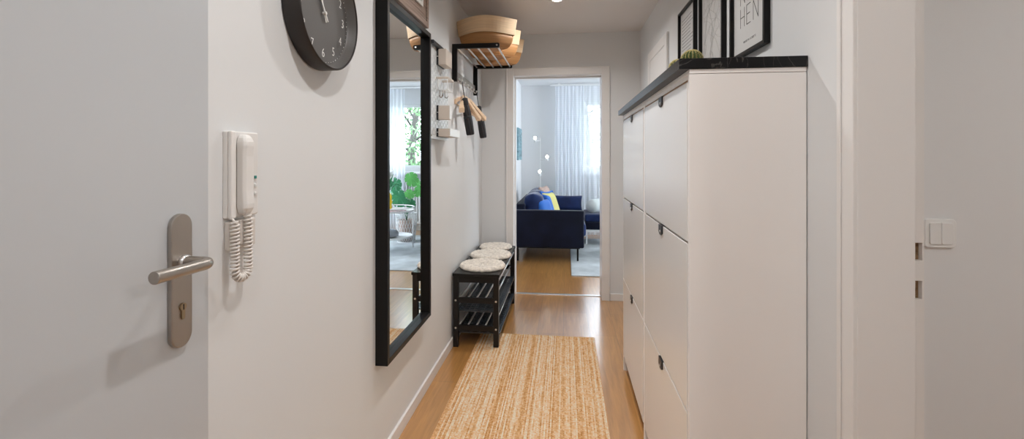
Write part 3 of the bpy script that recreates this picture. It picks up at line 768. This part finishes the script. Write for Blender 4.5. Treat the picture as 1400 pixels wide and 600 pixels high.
# ------------------------------------------------------------------ bench
BX0, BX1, BY0, BY1 = -.762, -.448, 3.035, 4.02
bn = thing('shoe_bench', 'black bench with chrome rails and shoe trays by left wall', 'bench', (-.605, 3.53, 0))
obj('seat', B(BX0-.002, BX1+.006, BY0-.008, BY1+.008, .483, .503), 'blackwood', bn, bevel=0.002)
lw = .036
for x in (BX0, BX1-lw):
    for y in (BY0, BY1-.034):
        obj('leg', B(x, x+lw, y, y+.034, 0.009 if x > -.6 and y < 3.2 else 0, .483), 'blackwood', bn, bevel=0.0015)
for y in (BY0, BY1-.028):
    obj('apron', B(BX0+lw, BX1-lw, y+.004, y+.026, .440, .483), 'blackwood', bn, bevel=0.001)
    for z in (.300, .112):
        r_ = obj('side_rail', B(BX0+lw, BX1-lw, y+.004, y+.026, z, z+.036), 'blackwood', bn, bevel=0.001)
yf = BY0
for z in (.318, .130):
    for x in (BX0+.018, BX1-.018):
        bm = lathe(B(), [(0, 0), (.007, 0), (.006, .0025), (0, .003)], (0, 0, 0), 14)
        bmesh.ops.rotate(bm, verts=bm.verts[:], cent=(0, 0, 0), matrix=Matrix.Rotation(R(90), 3, 'X')); bmesh.ops.translate(bm, verts=bm.verts[:], vec=(x, yf, z))
        obj('screw', bm, 'screw', bn)
for z in (.326, .138):
    for k in range(5):
        x = BX0+.035+k*.0605
        obj('chrome_rail', T([(x, BY0+.026, z), (x, BY1-.026, z)], .0062, 10), 'chrome', bn, smooth=True)
obj('seat_rail', T([(BX1-.008, BY0+.034, .452), (BX1-.008, BY1-.034, .452)], .0075, 10), 'chrome', bn, smooth=True)
def tray(z, y0, y1):
    bm = B(); x0, x1 = BX0+.012, BX1+.004
    nyy = 22; nxx = 8
    box(bm, x0, x0+.012, y0, y1, z, z+.009); box(bm, x1-.012, x1, y0, y1, z, z+.009)
    box(bm, x0+.012, x1-.012, y0, y0+.012, z, z+.009); box(bm, x0+.012, x1-.012, y1-.012, y1, z, z+.009)
    box(bm, x0+.012, x1-.012, y0+.012, y1-.012, z, z+.003)
    dy = (y1-y0-.024)/nyy; dx = (x1-x0-.024)/nxx
    for i in range(nyy):
        for j in range(nxx):
            xx_ = x0+.012+j*dx; yy_ = y0+.012+i*dy
            box(bm, xx_+.006, xx_+dx-.006, yy_+.010, yy_+dy-.010, z+.003, z+.0055)
    return obj('shoe_tray', bm, 'trayplastic', bn, bevel=0.0)
tray(.232, BY0+.036, BY1-.036)
tray(.085, BY0+.036, BY1-.036)

# knitted pads
def pad(rad, seed):
    rnd = random.Random(seed); bm = B(); nr, na = 13, 84; rings = []
    for j in range(nr+1):
        r = rad*j/nr
        if j == 0: rings.append([bm.verts.new((0, 0, .026))]); continue
        ring = []
        for k in range(na):
            a = 2*pi*k/na
            edge = 1+.018*sin(a*21)+.01*sin(a*13+seed) if j >= nr-1 else 1
            z = .024+.006*abs(sin(a*14*(1+j//4)/2+j*1.7))*(1 if j < nr else 0)+rnd.uniform(-.002, .002)
            if j == nr: z = .010
            ring.append(bm.verts.new((r*edge*cos(a), r*edge*sin(a), z)))
        rings.append(ring)
    low = [bm.verts.new((v.co.x*.97, v.co.y*.97, .0005)) for v in rings[-1]]
    for a, b in zip(rings, rings[1:]+[low]):
        for k in range(na):
            k2 = (k+1) % na
            if len(a) == 1: bm.faces.new((a[0], b[k], b[k2]))
            else: bm.faces.new((a[k], a[k2], b[k2], b[k]))
    bm.faces.new(low)
    return bm
for i, (y, lab) in enumerate(((3.232, 'round cream knitted pad on the bench end nearest the rug'), (3.588, 'round cream knitted pad in the middle of the bench'), (3.908, 'round cream knitted pad on the bench end by the doorway'))):
    bm = pad(.166 if i < 2 else .140, i); bmesh.ops.translate(bm, verts=bm.verts[:], vec=(-.592 if i < 2 else -.60, y, .503))
    tag(obj('seat_pad', bm, 'wool', smooth=True), lab, 'seat pad', 'knitted pads on the bench')

# jute rug
rug = B(-.615, .205, 1.05, 3.292, 0, .008)
o = obj('jute_rug', rug, 'jute', bevel=0.003); tag(o, 'natural tan woven jute rug on the hallway floor', 'rug')

# ------------------------------------------------------------------ shoe cabinets
CX = .350; CZT = 1.548; CB = XR-.003
def cabinet(ya, yb, label):
    t = thing('shoe_cabinet', label, 'cabinet', ((CX+CB)/2, (ya+yb)/2, 0), 'white shoe cabinets along the right wall')
    bm = B(); p = .016; cf = CX+.019
    box(bm, CX+.001, CB, ya, ya+p, .0, CZT-.014); box(bm, CX+.001, CB, yb-p, yb, .0, CZT-.014)
    box(bm, CX+.001, CB, ya, yb, CZT-.0125, CZT)
    box(bm, CX+.003, CX+.02, ya+p, yb-p, CZT-.026, CZT-.0125)
    box(bm, CB-.006, CB, ya+p, yb-p, .03, CZT-.014); box(bm, cf, CB-.006, ya+p, yb-p, .085, .10)
    for z in (.56, 1.05): box(bm, cf+.002, CB-.006, ya+p, yb-p, z-.006, z+.006)
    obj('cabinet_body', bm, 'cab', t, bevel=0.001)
    obj('top_rail', B(CX+.004, CX+.018, ya+p, yb-p, 1.505, CZT-.0265), 'brownstrip', t)  # brown strip in the gap above the top doors
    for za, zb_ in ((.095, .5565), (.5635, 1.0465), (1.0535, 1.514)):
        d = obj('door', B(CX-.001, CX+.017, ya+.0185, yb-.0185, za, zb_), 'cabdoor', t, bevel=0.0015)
        yc = (ya+yb)/2
        bm = B(); hw = .028
        poly = [(yc-hw, zb_+.0012)] + [(yc-hw+ (hw*2)*k/8, zb_-.026-.009*sin(pi*k/8)) for k in range(9)] + [(yc+hw, zb_+.0012)]
        prism(bm, poly, lambda u, v, dd: (dd, u, v), CX-.006, CX-.001)
        box(bm, CX-.006, CX+.014, yc-hw, yc+hw, zb_, zb_+.0025)
        pt = obj('pull_tab', bm, 'tab', d, bevel=0.0008)
        b3_ = lathe(B(), [(0, CX-.0085), (.0045, CX-.0075), (.005, CX-.006), (0, CX-.006)], (0, yc, zb_-.021), 12, 'X')
        obj('rivet', b3_, 'chrome', pt, smooth=True)
    return t
cabinet(1.348, 2.091, 'white three-door shoe cabinet nearest the camera with big blank side')
cabinet(2.095, 2.838, 'white three-door shoe cabinet beyond the first, closest to the doorway')
tag(obj('marble_top', B(CX-.028, XR-.001, 1.344, 2.850, CZT+.0005, CZT+.0305), 'marble', bevel=0.0012), 'black marble-look board lying across both shoe cabinets', 'board')

# pictures on the right wall
def picture(ya, yb, z0, z1, label, mt):
    t = thing('picture_frame', label, 'picture', (XR, (ya+yb)/2, z0), 'black framed prints above the shoe cabinets')
    bm = B(); xf = XR-.021
    frame_ring(bm, xf, XR-.0005, ya, yb, z0, z1, .012)
    obj('frame', bm, 'black', t, bevel=0.001)
    sh = obj('print', B(XR-.006, XR-.003, ya+.0121, yb-.0121, z0+.0121, z1-.0121), mt, t)
    return t, sh
def stroke(bm, pts, w, fn, t=.0004):
    for p, q in zip(pts, pts[1:]):
        p = Vector(p); q = Vector(q); d = (q-p).normalized(); n = Vector((-d.y, d.x))*w/2
        poly = [p-n-d*w*.3, q-n+d*w*.3, q+n+d*w*.3, p+n-d*w*.3]
        prism(bm, [(a.x, a.y) for a in poly], fn, 0, t)
xpr = XR-.0062
LET = {'H': [[(0, 0), (0, 1)], [(.55, 0), (.55, 1)], [(0, .52), (.55, .52)]],
       'E': [[(.5, 0), (0, 0), (0, 1), (.5, 1)], [(0, .52), (.42, .52)]],
       'N': [[(0, 0), (0, 1), (.6, 0), (.6, 1)]],
       'M': [[(0, 0), (0, 1), (.35, .3), (.7, 1), (.7, 0)]],
       'U': [[(0, 1), (0, .2), (.15, 0), (.45, 0), (.6, .2), (.6, 1)]],
       'C': [[(.6, .82), (.45, 1), (.15, 1), (0, .8), (0, .2), (.15, 0), (.45, 0), (.6, .18)]]}
# nearest: lettering (read from the hallway: left = far end)
ya, yb, z0, z1 = 1.578, 1.897, 1.672, 2.10
t, sh = picture(ya, yb, z0, z1, 'black framed lettering poster reading HEN, nearest the camera', 'paper')
bm = B()
def wr_(s, ytop, zb, hgt, sp):
    y = ytop
    for chh in s:
        for st in LET[chh]: stroke(bm, [(y-px*.068, zb+pz*hgt) for px, pz in st], .0030, lambda u, v, d: (xpr-d, u, v))
        y -= sp
    return y
wr_('HEN', 1.818, 1.784, .070, .0590)
wr_('NC', 1.818, 1.870, .070, .0590)

obj('lettering', bm, 'ink', sh)
bm = B()
text_bm(bm, '48.1351° N  11.5820° E', .0115, lambda u, v, d: (xpr-d, 1.735-u, 1.724+v))
obj('small_print', bm, 'greyink', sh)
# middle: street map
ya, yb = 1.985, 2.318
t, sh = picture(ya, yb, z0, z1, 'black framed pale line map hanging between the other two prints', 'mapgrey')
bm = B(); rnd = random.Random(4); F = lambda u, v, d: (xpr-d, u, v)
for k in range(10):
    a = rnd.uniform(0, pi); c = Vector((rnd.uniform(ya+.06, yb-.06), rnd.uniform(z0+.1, z1-.06))); P = []
    for j in range(-8, 9):
        p = c+Vector((cos(a), sin(a)))*j*.03+Vector((-sin(a), cos(a)))*.012*sin(j*.8+k)
        if ya+.02 < p.x < yb-.02 and z0+.03 < p.y < z1-.02: P.append(p)
    if len(P) > 1: stroke(bm, P, .0012, F)
P = [Vector(((ya+yb)/2+.02*sin(j*.9)+.004*j, z0+.03+j*.035)) for j in range(11)]; stroke(bm, P, .003, F)
for k in range(70):
    p = Vector((rnd.uniform(ya+.03, yb-.03), rnd.uniform(z0+.04, z1-.03))); a = rnd.choice((.3, 1.87, 1.1)); q = p+Vector((cos(a), sin(a)))*rnd.uniform(.015, .05)
    if ya+.02 < q.x < yb-.02 and q.y < z1-.02: stroke(bm, [p, q], .0008, F)
obj('map_lines', bm, 'mapline', sh)
# far: lines of text
ya, yb = 2.405, 2.732
t, sh = picture(ya, yb, z0, 2.118, 'black framed print of many text lines, farthest from the camera', 'paper')
bm = B(); rnd = random.Random(9)
for k in range(20):
    z = 2.06-.0185*k; L_ = rnd.uniform(.16, .24)
    y = yb-.045
    while y > yb-.045-L_:
        w_ = rnd.uniform(.008, .026); box(bm, xpr-.0004, xpr, y-w_, y, z, z+.0045); y -= w_+.005
obj('text_lines', bm, 'greyink', sh)

# cacti
def cactus(x, y, rad, zt, label):
    t = thing('barrel_cactus', label, 'cactus', (x, y, CZT+.0305), 'ball cacti on the black board')
    zc = zt-rad*.88; bm = B(); na, nz_ = 72, 20; rings = []
    def P(th, a, k=1.0):
        rib = 1+.09*cos(18*a)*sin(th)
        return Vector((x+rad*k*rib*sin(th)*cos(a), y+rad*k*rib*sin(th)*sin(a), zc+rad*.88*k*cos(th)))
    for j in range(nz_+1):
        th = pi*.88*j/nz_
        rings.append([bm.verts.new(P(th, 0))] if j == 0 else [bm.verts.new(P(th, 2*pi*k/na)) for k in range(na)])
    for a, b in zip(rings, rings[1:]):
        for k in range(na):
            if len(a) == 1: bm.faces.new((a[0], b[k], b[(k+1) % na]))
            else: bm.faces.new((a[k], b[k], b[(k+1) % na], a[(k+1) % na]))
    bm.faces.new(rings[-1])
    obj('ribbed_body', bm, 'cactus', t, smooth=True)
    bm = B(); rnd = random.Random(3)
    for k in range(18):
        a = 2*pi*k/18
        for j in range(1, 15):
            p = P(pi*.72*j/14, a, 1.0); n = (p-Vector((x, y, zc))).normalized()
            for q in range(5):
                d = (n*1.0+Vector((rnd.uniform(-1, 1), rnd.uniform(-1, 1), rnd.uniform(-1, 1)))).normalized()
                e = p+d*.0055; s = d.orthogonal().normalized()*.0016; s2 = d.cross(s)
                v = [bm.verts.new(p+s), bm.verts.new(p-s*.5+s2*.8), bm.verts.new(p-s*.5-s2*.8), bm.verts.new(e)]
                for f in ((0, 1, 3), (1, 2, 3), (2, 0, 3)): bm.faces.new([v[i] for i in f])
    obj('spines', bm, 'spine', t)
    zb_ = CZT+.0305; ht = zc-rad*.35-zb_; pr = rad*.95
    obj('pot', lathe(B(), [(0, zb_), (pr*.75, zb_), (pr*.98, zb_+ht), (pr*.90, zb_+ht), (pr*.85, zb_+ht*.85), (0, zb_+ht*.85)], (x, y, 0), 28), 'terracotta', t, smooth=True, bevel=.001)
    obj('soil', lathe(B(), [(0, zb_+ht*.8), (pr*.82, zb_+ht*.8), (pr*.82, zb_+ht*.9), (0, zb_+ht*.9)], (x, y, 0), 20), 'soil', t)
cactus(.503, 1.895, .037, 1.723, 'round green cactus with yellow spines in front of the prints')
cactus(.488, 2.06, .032, 1.720, 'smaller green cactus half hidden behind the board corner')

# ------------------------------------------------------------------ light switch
sw = thing('light_switch', 'white double rocker light switch on side room wall', 'light switch', (1.115, 1.51, 1.028))
def rrect(x0, x1, z0, z1, r, n=5):
    P = []
    for cx, cz, a0 in ((x1-r, z1-r, 0), (x0+r, z1-r, 90), (x0+r, z0+r, 180), (x1-r, z0+r, 270)):
        for k in range(n+1): a = R(a0+90*k/n); P.append((cx+r*cos(a), cz+r*sin(a)))
    return P
fy = lambda u, v, d: (u, 1.51-d, v)
obj('cover_frame', prism(B(), rrect(1.072, 1.158, 1.026, 1.112, .012), fy, 0, .009), 'whiteplastic', sw, bevel=0.002)
for a, b in ((1.0835, 1.1145), (1.1155, 1.1465)):
    obj('rocker', prism(B(), rrect(a, b, 1.037, 1.101, .004), fy, .009, .013), 'whiteplastic', sw, bevel=0.001)

# ------------------------------------------------------------------ living room
def soft(name, m, parent, c, size, rot=(0, 0, 0), puff=.5, pinch=.0, n=10, sub=1):
    """pillow: size (w along x, h along z, thickness along y) before rotation"""
    w, h, t = size; bm = B(); F_ = []
    for side in (1, -1):
        g = []
        for i in range(n+1):
            row = []
            for j in range(n+1):
                u = -1+2*i/n; v = -1+2*j/n
                th = (max(0, 1-u**4)*max(0, 1-v**4))**puff
                ex = 1-pinch*(1-abs(v)**2)*.0 - pinch*(1-v*v)*abs(u)**3; ez = 1-pinch*(1-u*u)*abs(v)**3
                row.append(Vector((u*w/2*ex, side*t/2*th, v*h/2*ez)))
            g.append(row)
        F_.append(g)
    mtx = Matrix.Translation(c) @ (Matrix.Rotation(rot[2], 4, 'Z') @ Matrix.Rotation(rot[1], 4, 'Y') @ Matrix.Rotation(rot[0], 4, 'X'))
    for g in F_:
        vv = [[bm.verts.new(mtx @ p) for p in row] for row in g]
        for i in range(n):
            for j in range(n): bm.faces.new((vv[i][j], vv[i+1][j], vv[i+1][j+1], vv[i][j+1]))
    bmesh.ops.remove_doubles(bm, verts=bm.verts[:], dist=.0005)
    return obj(name, bm, m, parent, smooth=True, sub=sub)

SX0, SX1, SY0, SY1 = -.625, .225, 5.60, 7.32
sf = thing('sofa', 'dark navy velvet sofa seen from its side through the doorway', 'sofa', (-.23, 6.45, 0))
obj('armrest', B(SX0, SX1, SY0, SY0+.11, .175, .632), 'velvet', sf, bevel=0.018, smooth=True, seg=3)
obj('armrest', B(SX0, SX1, SY1-.11, SY1, .175, .632), 'velvet', sf, bevel=0.018, smooth=True, seg=3)
obj('backrest', B(SX0, SX0+.12, SY0+.11, SY1-.11, .175, .70), 'velvet', sf, bevel=0.02, smooth=True, seg=3)
obj('seat_base', B(SX0+.12, SX1, SY0+.11, SY1-.11, .175, .30), 'velvet', sf, bevel=0.01, smooth=True)
ys = SY0+.11; wq = (SY1-SY0-.22)/2
for k in range(2):
    obj('seat_cushion', B(SX0+.12, SX1+.03, ys+k*wq+.003, ys+(k+1)*wq-.003, .30, .455), 'velvet2', sf, bevel=0.035, smooth=True, seg=4)
for k, y in enumerate((5.985, 6.46, 6.93)):
    soft('back_cushion', 'velvet2', sf, (SX0+.215, y, .635), (.49, .40, .26), (0, 0, R(90)), puff=.35)
for x in (SX0+.035, SX1-.075):
    for y in (SY0+.05, SY1-.05):
        obj('leg', B(x-.011, x+.011, y-.011, y+.011, .0122 if x > 0 else 0, .175), 'black', sf, bevel=0.002)
obj('leg_rail', B(SX0+.04, SX1-.05, SY0+.04, SY0+.06, .160, .175), 'black', sf)
# loose pillows
def pillow(c, size, rot, m, label, name='throw_pillow'):
    o = soft(name, m, None, c, size, rot, puff=.5, pinch=.10); return tag(o, label, 'pillow', 'loose pillows on the sofa')
pillow((-.265, 5.90, .600), (.34, .33, .12), (R(-20), R(4), R(66)), 'blue', 'bright blue pillow behind the near sofa armrest')
yp = thing('throw_pillow', 'yellow pillow with blue border leaning on the navy cushions', 'pillow', (-.20, 6.22, .455), 'loose pillows on the sofa')
soft('pillow_cover', 'yellow', yp, (-.20, 6.20, .640), (.38, .38, .13), (R(-20), R(2), R(68)), puff=.5, pinch=.10)
bm = B(); mtx = Matrix.Translation((-.20, 6.20, .640)) @ (Matrix.Rotation(R(68), 4, 'Z') @ Matrix.Rotation(R(2), 4, 'Y') @ Matrix.Rotation(R(-20), 4, 'X'))
P = []
for k in range(64):
    q = k/64*4; s = int(q); f = (q-s)*2-1
    e = 1-.10*(1-f*f)
    u, v = ((f, -e), (e, f), (-f, e), (-e, -f))[s]; P.append(mtx @ Vector((u*.19, 0, v*.19)))
tube(bm, P, .013, 8, closed=True); obj('border_piping', bm, 'blue', yp, smooth=True)
soft('corner_panel', 'blue', yp, mtx @ Vector((-.11, 0, 0)), (.14, .33, .137), (R(-20), R(2), R(68)), puff=.5, pinch=.05)
pillow((-.29, 6.72, .68), (.38, .40, .12), (R(-14), R(0), R(75)), 'beigefab', 'rose beige pillow between the far sofa cushions')
pillow((.03, 7.06, .575), (.50, .27, .17), (R(-14), 0, 0), 'velvet2', 'large navy cushion leaning on the far sofa armrest')

# ottoman / daybed with bolster
ot = thing('ottoman', 'navy velvet ottoman with pale metal base beside the sofa', 'ottoman', (.48, 7.0, 0))
obj('seat_pad', B(.285, .70, 6.74, 7.40, .335, .450), 'velvet2', ot, bevel=0.03, smooth=True, seg=4)
obj('seat_box', B(.29, .695, 6.745, 7.395, .225, .335), 'velvet', ot, bevel=0.01, smooth=True)
bm = B(); 
for x in (.30, .66):
    for y in (6.74, 7.36): box(bm, x, x+.02, y, y+.02, .012, .19)
box(bm, .30, .68, 6.74, 6.76, .19, .225); box(bm, .30, .68, 7.36, 7.38, .19, .225); box(bm, .30, .32, 6.76, 7.36, .19, .225); box(bm, .66, .68, 6.76, 7.36, .19, .225)
obj('metal_base', bm, 'whiteplastic', ot)
bm = B(); xs_ = [-.24, -.235, -.22, -.19, 0, .19, .22, .235, .24]; rs_ = [0, .05, .085, .10, .102, .10, .085, .05, 0]
lathe(bm, list(zip(rs_, xs_)), (0, 0, 0), 28, 'X')
bmesh.ops.rotate(bm, verts=bm.verts[:], cent=(0, 0, 0), matrix=Matrix.Rotation(R(55), 3, 'Z')); bmesh.ops.translate(bm, verts=bm.verts[:], vec=(.50, 7.06, .552))
tag(obj('bolster_pillow', bm, 'greyfab', smooth=True), 'pale grey bolster pillow lying on the navy ottoman', 'pillow')

tag(obj('living_room_rug', B(.065, 2.3, 4.97, 7.2, 0, .012), 'rug2', bevel=0.004), 'pale grey rug on the living room floor', 'rug')

# floor lamp
fl = thing('floor_lamp', 'thin white floor lamp with three lit bulbs behind the sofa', 'floor lamp', (-.41, 7.52, 0))
lx, ly = -.41, 7.46
obj('base', lathe(B(), [(0, 0), (.12, 0), (.12, .012), (.02, .02), (0, .02)], (lx, ly, 0), 32), 'whiteplastic', fl, smooth=True)
obj('pole', T([(lx, ly, .018), (lx, ly, 1.60)], .006, 10), 'whiteplastic', fl, smooth=True)
for (dx, z, ex) in ((-.08, 1.58, -.03), (.115, 1.275, .03), (-.005, 1.035, 0)):
    arm = obj('lamp_arm', T([(lx, ly, z-.03), (lx+dx, ly-.07, z-.03)], .004, 8), 'whiteplastic', fl, smooth=True)
    obj('socket', lathe(B(), [(0, z-.055), (.018, z-.055), (.022, z-.01), (0, z-.01)], (lx+dx, ly-.07, 0), 16), 'whiteplastic', arm, smooth=True)
    obj('bulb', lathe(B(), [(0, z-.01), (.013, z-.008), (.022, z+.008), (.024, z+.020), (.020, z+.033), (.010, z+.041), (0, z+.043)], (lx+dx, ly-.07, 0), 20), 'bulb', arm, smooth=True)

# picture on the living room left wall
pl = thing('canvas_picture', 'teal canvas picture on the living room left wall', 'picture', (-.75, 7.3, 1.24))
obj('canvas', B(-.75, -.722, 7.02, 7.56, 1.24, 1.745), 'seascape', pl, bevel=0.003)
obj('canvas_edge', B(-.75, -.726, 7.015, 7.565, 1.235, 1.24), 'whiteplastic', pl)

# two-tier table seen in the mirror
tc = (.87, 6.02)
tt = thing('tray_table', 'round white two-tier tray table reflected in the mirror', 'table', (*tc, .012))
def traydisc(z, r): return lathe(B(), [(0, z), (r, z), (r+.006, z+.022), (r+.001, z+.022), (r-.004, z+.006), (0, z+.006)], (*tc, 0), 48)
obj('upper_tray', traydisc(.545, .29), 'whiteplastic', tt, smooth=True)
obj('lower_tray', traydisc(.19, .27), 'whiteplastic', tt, smooth=True)
for k in range(3):
    a = R(20+120*k); x, y = tc[0]+.30*cos(a), tc[1]+.30*sin(a)
    obj('leg', T([(x, y, .013), (x, y, .60)], .008, 10), 'whiteplastic', tt, smooth=True)
obj('handle_ring', T([(tc[0]+.30*cos(R(5*k)), tc[1]+.30*sin(R(5*k)), .600) for k in range(72)], .007, 8, closed=True), 'whiteplastic', tt, smooth=True)
bm = lathe(B(), [(0, .197), (.09, .197), (.13, .215), (.135, .25), (.11, .285), (.05, .30), (0, .302)], (tc[0]+.03, tc[1]-.05, 0), 28)
tag(obj('grey_bowl', bm, 'greyvase', smooth=True), 'flat grey felt bowl on the lower tray', 'bowl')
bm = B(); box(bm, tc[0]-.17, tc[0]+.04, tc[1]-.17, tc[1]+.09, .552, .560)
bmesh.ops.rotate(bm, verts=bm.verts[:], cent=(tc[0], tc[1], .555), matrix=Matrix.Rotation(R(20), 3, 'Z'))
tag(obj('magazine', bm, 'magazine'), 'pink patterned magazine lying on the upper tray', 'magazine')
# yellow vase with flowers
vx, vy = .925, 5.99
vs = thing('flower_vase', 'bright yellow vase with white lily on the tray table', 'vase', (vx, vy, .552))
vs.location.z = .561; ORG[vs.name] = Vector((vx, vy, .561))
bm = B(); prof = [(0, .561), (.045, .561), (.062, .60), (.056, .64), (.066, .675), (.056, .71), (.062, .75), (.048, .79), (.042, .79), (.05, .74), (0, .72)]
lathe(bm, prof, (vx, vy, 0), 32)
obj('vase_body', bm, 'yellowvase', vs, smooth=True)
bm = B()
rnd = random.Random(12)
for k in range(7):
    a = 2*pi*k/7; tube(bm, [(vx, vy, .73), (vx+.04*cos(a), vy+.04*sin(a), .88), (vx+.11*cos(a), vy+.11*sin(a), 1.0+.06*(k % 3))], .004, 6)
obj('stems', bm, 'leaf2', vs, smooth=True)
def leafm(bm, base, tip, w, nrm):
    base, tip = Vector(base), Vector(tip); d = tip-base; s = d.cross(Vector(nrm)).normalized(); up = s.cross(d).normalized()
    prev = None; n = 8
    for k in range(n+1):
        t = k/n; c = base+d*t+up*(.08*d.length*sin(pi*t)); ww = w*sin(pi*min(1, t*.9+.06))**.8
        cur = [bm.verts.new(c-s*ww+up*.12*ww), bm.verts.new(c), bm.verts.new(c+s*ww+up*.12*ww)]
        if prev:
            bm.faces.new((prev[0], prev[1], cur[1], cur[0])); bm.faces.new((prev[1], prev[2], cur[2], cur[1]))
        prev = cur
for k in range(7):
    a = 2*pi*k/7+.3; bm = B(); p = Vector((vx+.05*cos(a), vy+.05*sin(a), .90))
    leafm(bm, p, p+Vector((.10*cos(a), .10*sin(a), .12)), .018, (0, 0, 1)); leafm(bm, p-Vector((0, 0, .05)), p+Vector((.12*cos(a+.5), .12*sin(a+.5), .03)), .018, (0, 0, 1))
    obj('leaf', bm, 'leaf2', vs, smooth=True)
for j, (fx, fy, fz) in enumerate(((.86, 5.97, 1.03), (.93, 6.05, 1.10))):
    bm = B()
    for k in range(6):
        a = 2*pi*k/6+j; p = Vector((fx, fy, fz)); leafm(bm, p, p+Vector((.085*cos(a), -.04, .085*sin(a))), .02, (0, -1, .1))
    obj('lily_flower', bm, 'whiteplastic', vs, smooth=True)

# monstera in white wire basket
px_, py_ = .90, 6.66
mo = thing('monstera_plant', 'green monstera plant in white wire basket below the window', 'plant', (px_, py_, .012))
bm = B()
for k in range(24):
    a = 2*pi*k/24
    for s in (1, -1):
        P = [(px_+(.13+.03*t)*cos(a+s*t*.9), py_+(.13+.03*t)*sin(a+s*t*.9), .014+.42*t) for t in [i/8 for i in range(9)]]; tube(bm, P, .0035, 5)
for z, r in ((.016, .13), (.434, .16)): tube(bm, [(px_+r*cos(R(10*k)), py_+r*sin(R(10*k)), z) for k in range(36)], .006, 6, closed=True)
obj('wire_basket', bm, 'whiteplastic', mo, smooth=True)
obj('pot', lathe(B(), [(0, .02), (.09, .02), (.115, .34), (.105, .34), (.10, .31), (0, .31)], (px_, py_, 0), 28), 'beigefab', mo, smooth=True)
obj('soil', lathe(B(), [(0, .305), (.10, .305), (.10, .318), (0, .318)], (px_, py_, 0), 24), 'soil', mo)
def monstera(c, size, face, roll, m):
    """flat notched heart leaf around c, normal = face"""
    face = Vector(face).normalized(); right = face.cross(Vector((0, 0, 1))).normalized(); up = right.cross(face)
    u = right*cos(roll)+up*sin(roll); v = -right*sin(roll)+up*cos(roll)
    bm = B(); N_ = 72; out = []
    for k in range(N_):
        a = 2*pi*k/N_; r = size*(.72+.28*abs(sin(a/2))**.6) if True else size
        r *= (1.05-.25*cos(a))
        if k % 9 in (4,) and 8 < k < 64: r *= .72
        if k == 0: r *= .25
        q = Vector((sin(a), cos(a)))*r; out.append(c+u*q.x*.85-v*(-q.y)*1.0*-1*-1+face*(-.10*size*(q.length/size)**2))
    cen = bm.verts.new(Vector(c)); vs_ = [bm.verts.new(p) for p in out]; cb = bm.verts.new(Vector(c)-face*.003); vb_ = [bm.verts.new(p-face*.003) for p in out]
    for k in range(N_):
        j = (k+1) % N_; bm.faces.new((cen, vs_[k], vs_[j])); bm.faces.new((cb, vb_[j], vb_[k])); bm.faces.new((vs_[k], vb_[k], vb_[j], vs_[j]))
    return bm
LV = [((.78, 6.52, .99), .115, (-.35, -1, .2), .4, 'leaf'), ((.66, 6.58, .80), .09, (-.4, -1, .2), -.5, 'leaf'), ((.93, 6.44, .72), .135, (-.3, -1, .25), .1, 'leaf2'),
      ((1.02, 6.55, .90), .11, (-.1, -1, .3), -.3, 'leaf2'), ((.80, 6.47, .76), .08, (-.35, -1, .3), .9, 'leaf'), ((1.08, 6.74, .80), .12, (.4, -1, .4), -.6, 'leaf2'), ((.82, 6.82, .92), .10, (-.3, -.5, .8), .3, 'leaf'), ((.76, 6.46, .62), .08, (-.4, -1, .1), .2, 'leaf2')]
for c, s, f, r, m in LV:
    lf = obj('leaf', monstera(Vector(c), s, f, r, m), m, mo, smooth=False)
    mid = Vector((px_, py_, .6)).lerp(Vector(c), .5)+Vector((0, 0, .06))
    obj('stem', T([(px_, py_, .315), mid, Vector(c)-Vector(f).normalized()*.006], .004, 6), 'leaf2', lf, smooth=True)

# ------------------------------------------------------------------ light, world, camera
w = bpy.data.worlds.new('sky'); S.world = w; w.use_nodes = True
nt = w.node_tree; bg = nt.nodes['Background']
bg.inputs['Color'].default_value = (0.78, 0.88, 1.0, 1); bg.inputs['Strength'].default_value = 12.0
def portal(loc, rot, sx, sy):
    l = bpy.data.lights.new('window_portal', 'AREA'); l.shape = 'RECTANGLE'; l.size = sx; l.size_y = sy; l.cycles.is_portal = True
    o = bpy.data.objects.new('window_portal', l); COL.objects.link(o); o.location = loc; o.rotation_euler = rot
portal((.975, YW+.25, 1.63), (R(-90), 0, 0), 1.35, 1.2)
portal((2.45, YW+.25, 1.56), (R(-90), 0, 0), .9, 1.3)
portal((3.16, 5.95, 1.2), (0, R(90), 0), 2.1, 2.1)
def added_fill_lamp(x, y, z, label, e, col):  # unseen lamps added to brighten the living room and the side room
    t = thing('added_fill_lamp', label, 'added fill lamp', (x, y, z), 'round fill lights added out of view')
    obj('lamp_plate', lathe(B(), [(0, z-.02), (.17, z-.02), (.17, z), (0, z)], (x, y, 0), 32), 'whiteplastic', t)
    obj('added_lamp_diffuser', lathe(B(), [(0, z-.06), (.10, z-.055), (.15, z-.04), (.16, z-.02), (0, z-.02)], (x, y, 0), 32), emis('added_fill_glow', col, e), t, smooth=True)
added_fill_lamp(1.4, 6.0, LC, 'round lit fill lamp added out of view in the living room', 24, (1, .95, .88))
added_fill_lamp(1.8, .2, HC, 'round lit fill lamp added out of view in the side room', 48, (1, .98, .95))

cd = bpy.data.cameras.new('camera'); cam = bpy.data.objects.new('camera', cd); COL.objects.link(cam); S.camera = cam
cam.location = (0, 0, H); cam.rotation_euler = (R(90), 0, R(6.7))
cd.sensor_width = 36; cd.lens = 622/1400*36; cd.shift_y = -86.5/1400; cd.clip_start = 0.02
v = S.view_settings; v.view_transform = 'Standard'; v.look = 'None'; v.gamma = 1; v.use_curve_mapping = False
v.exposure = 0.0
S.cycles.max_bounces = 14; S.cycles.diffuse_bounces = 8; S.cycles.transparent_max_bounces = 16; S.cycles.glossy_bounces = 6
S.cycles.use_denoising = True
S.cycles.sample_clamp_indirect = 8
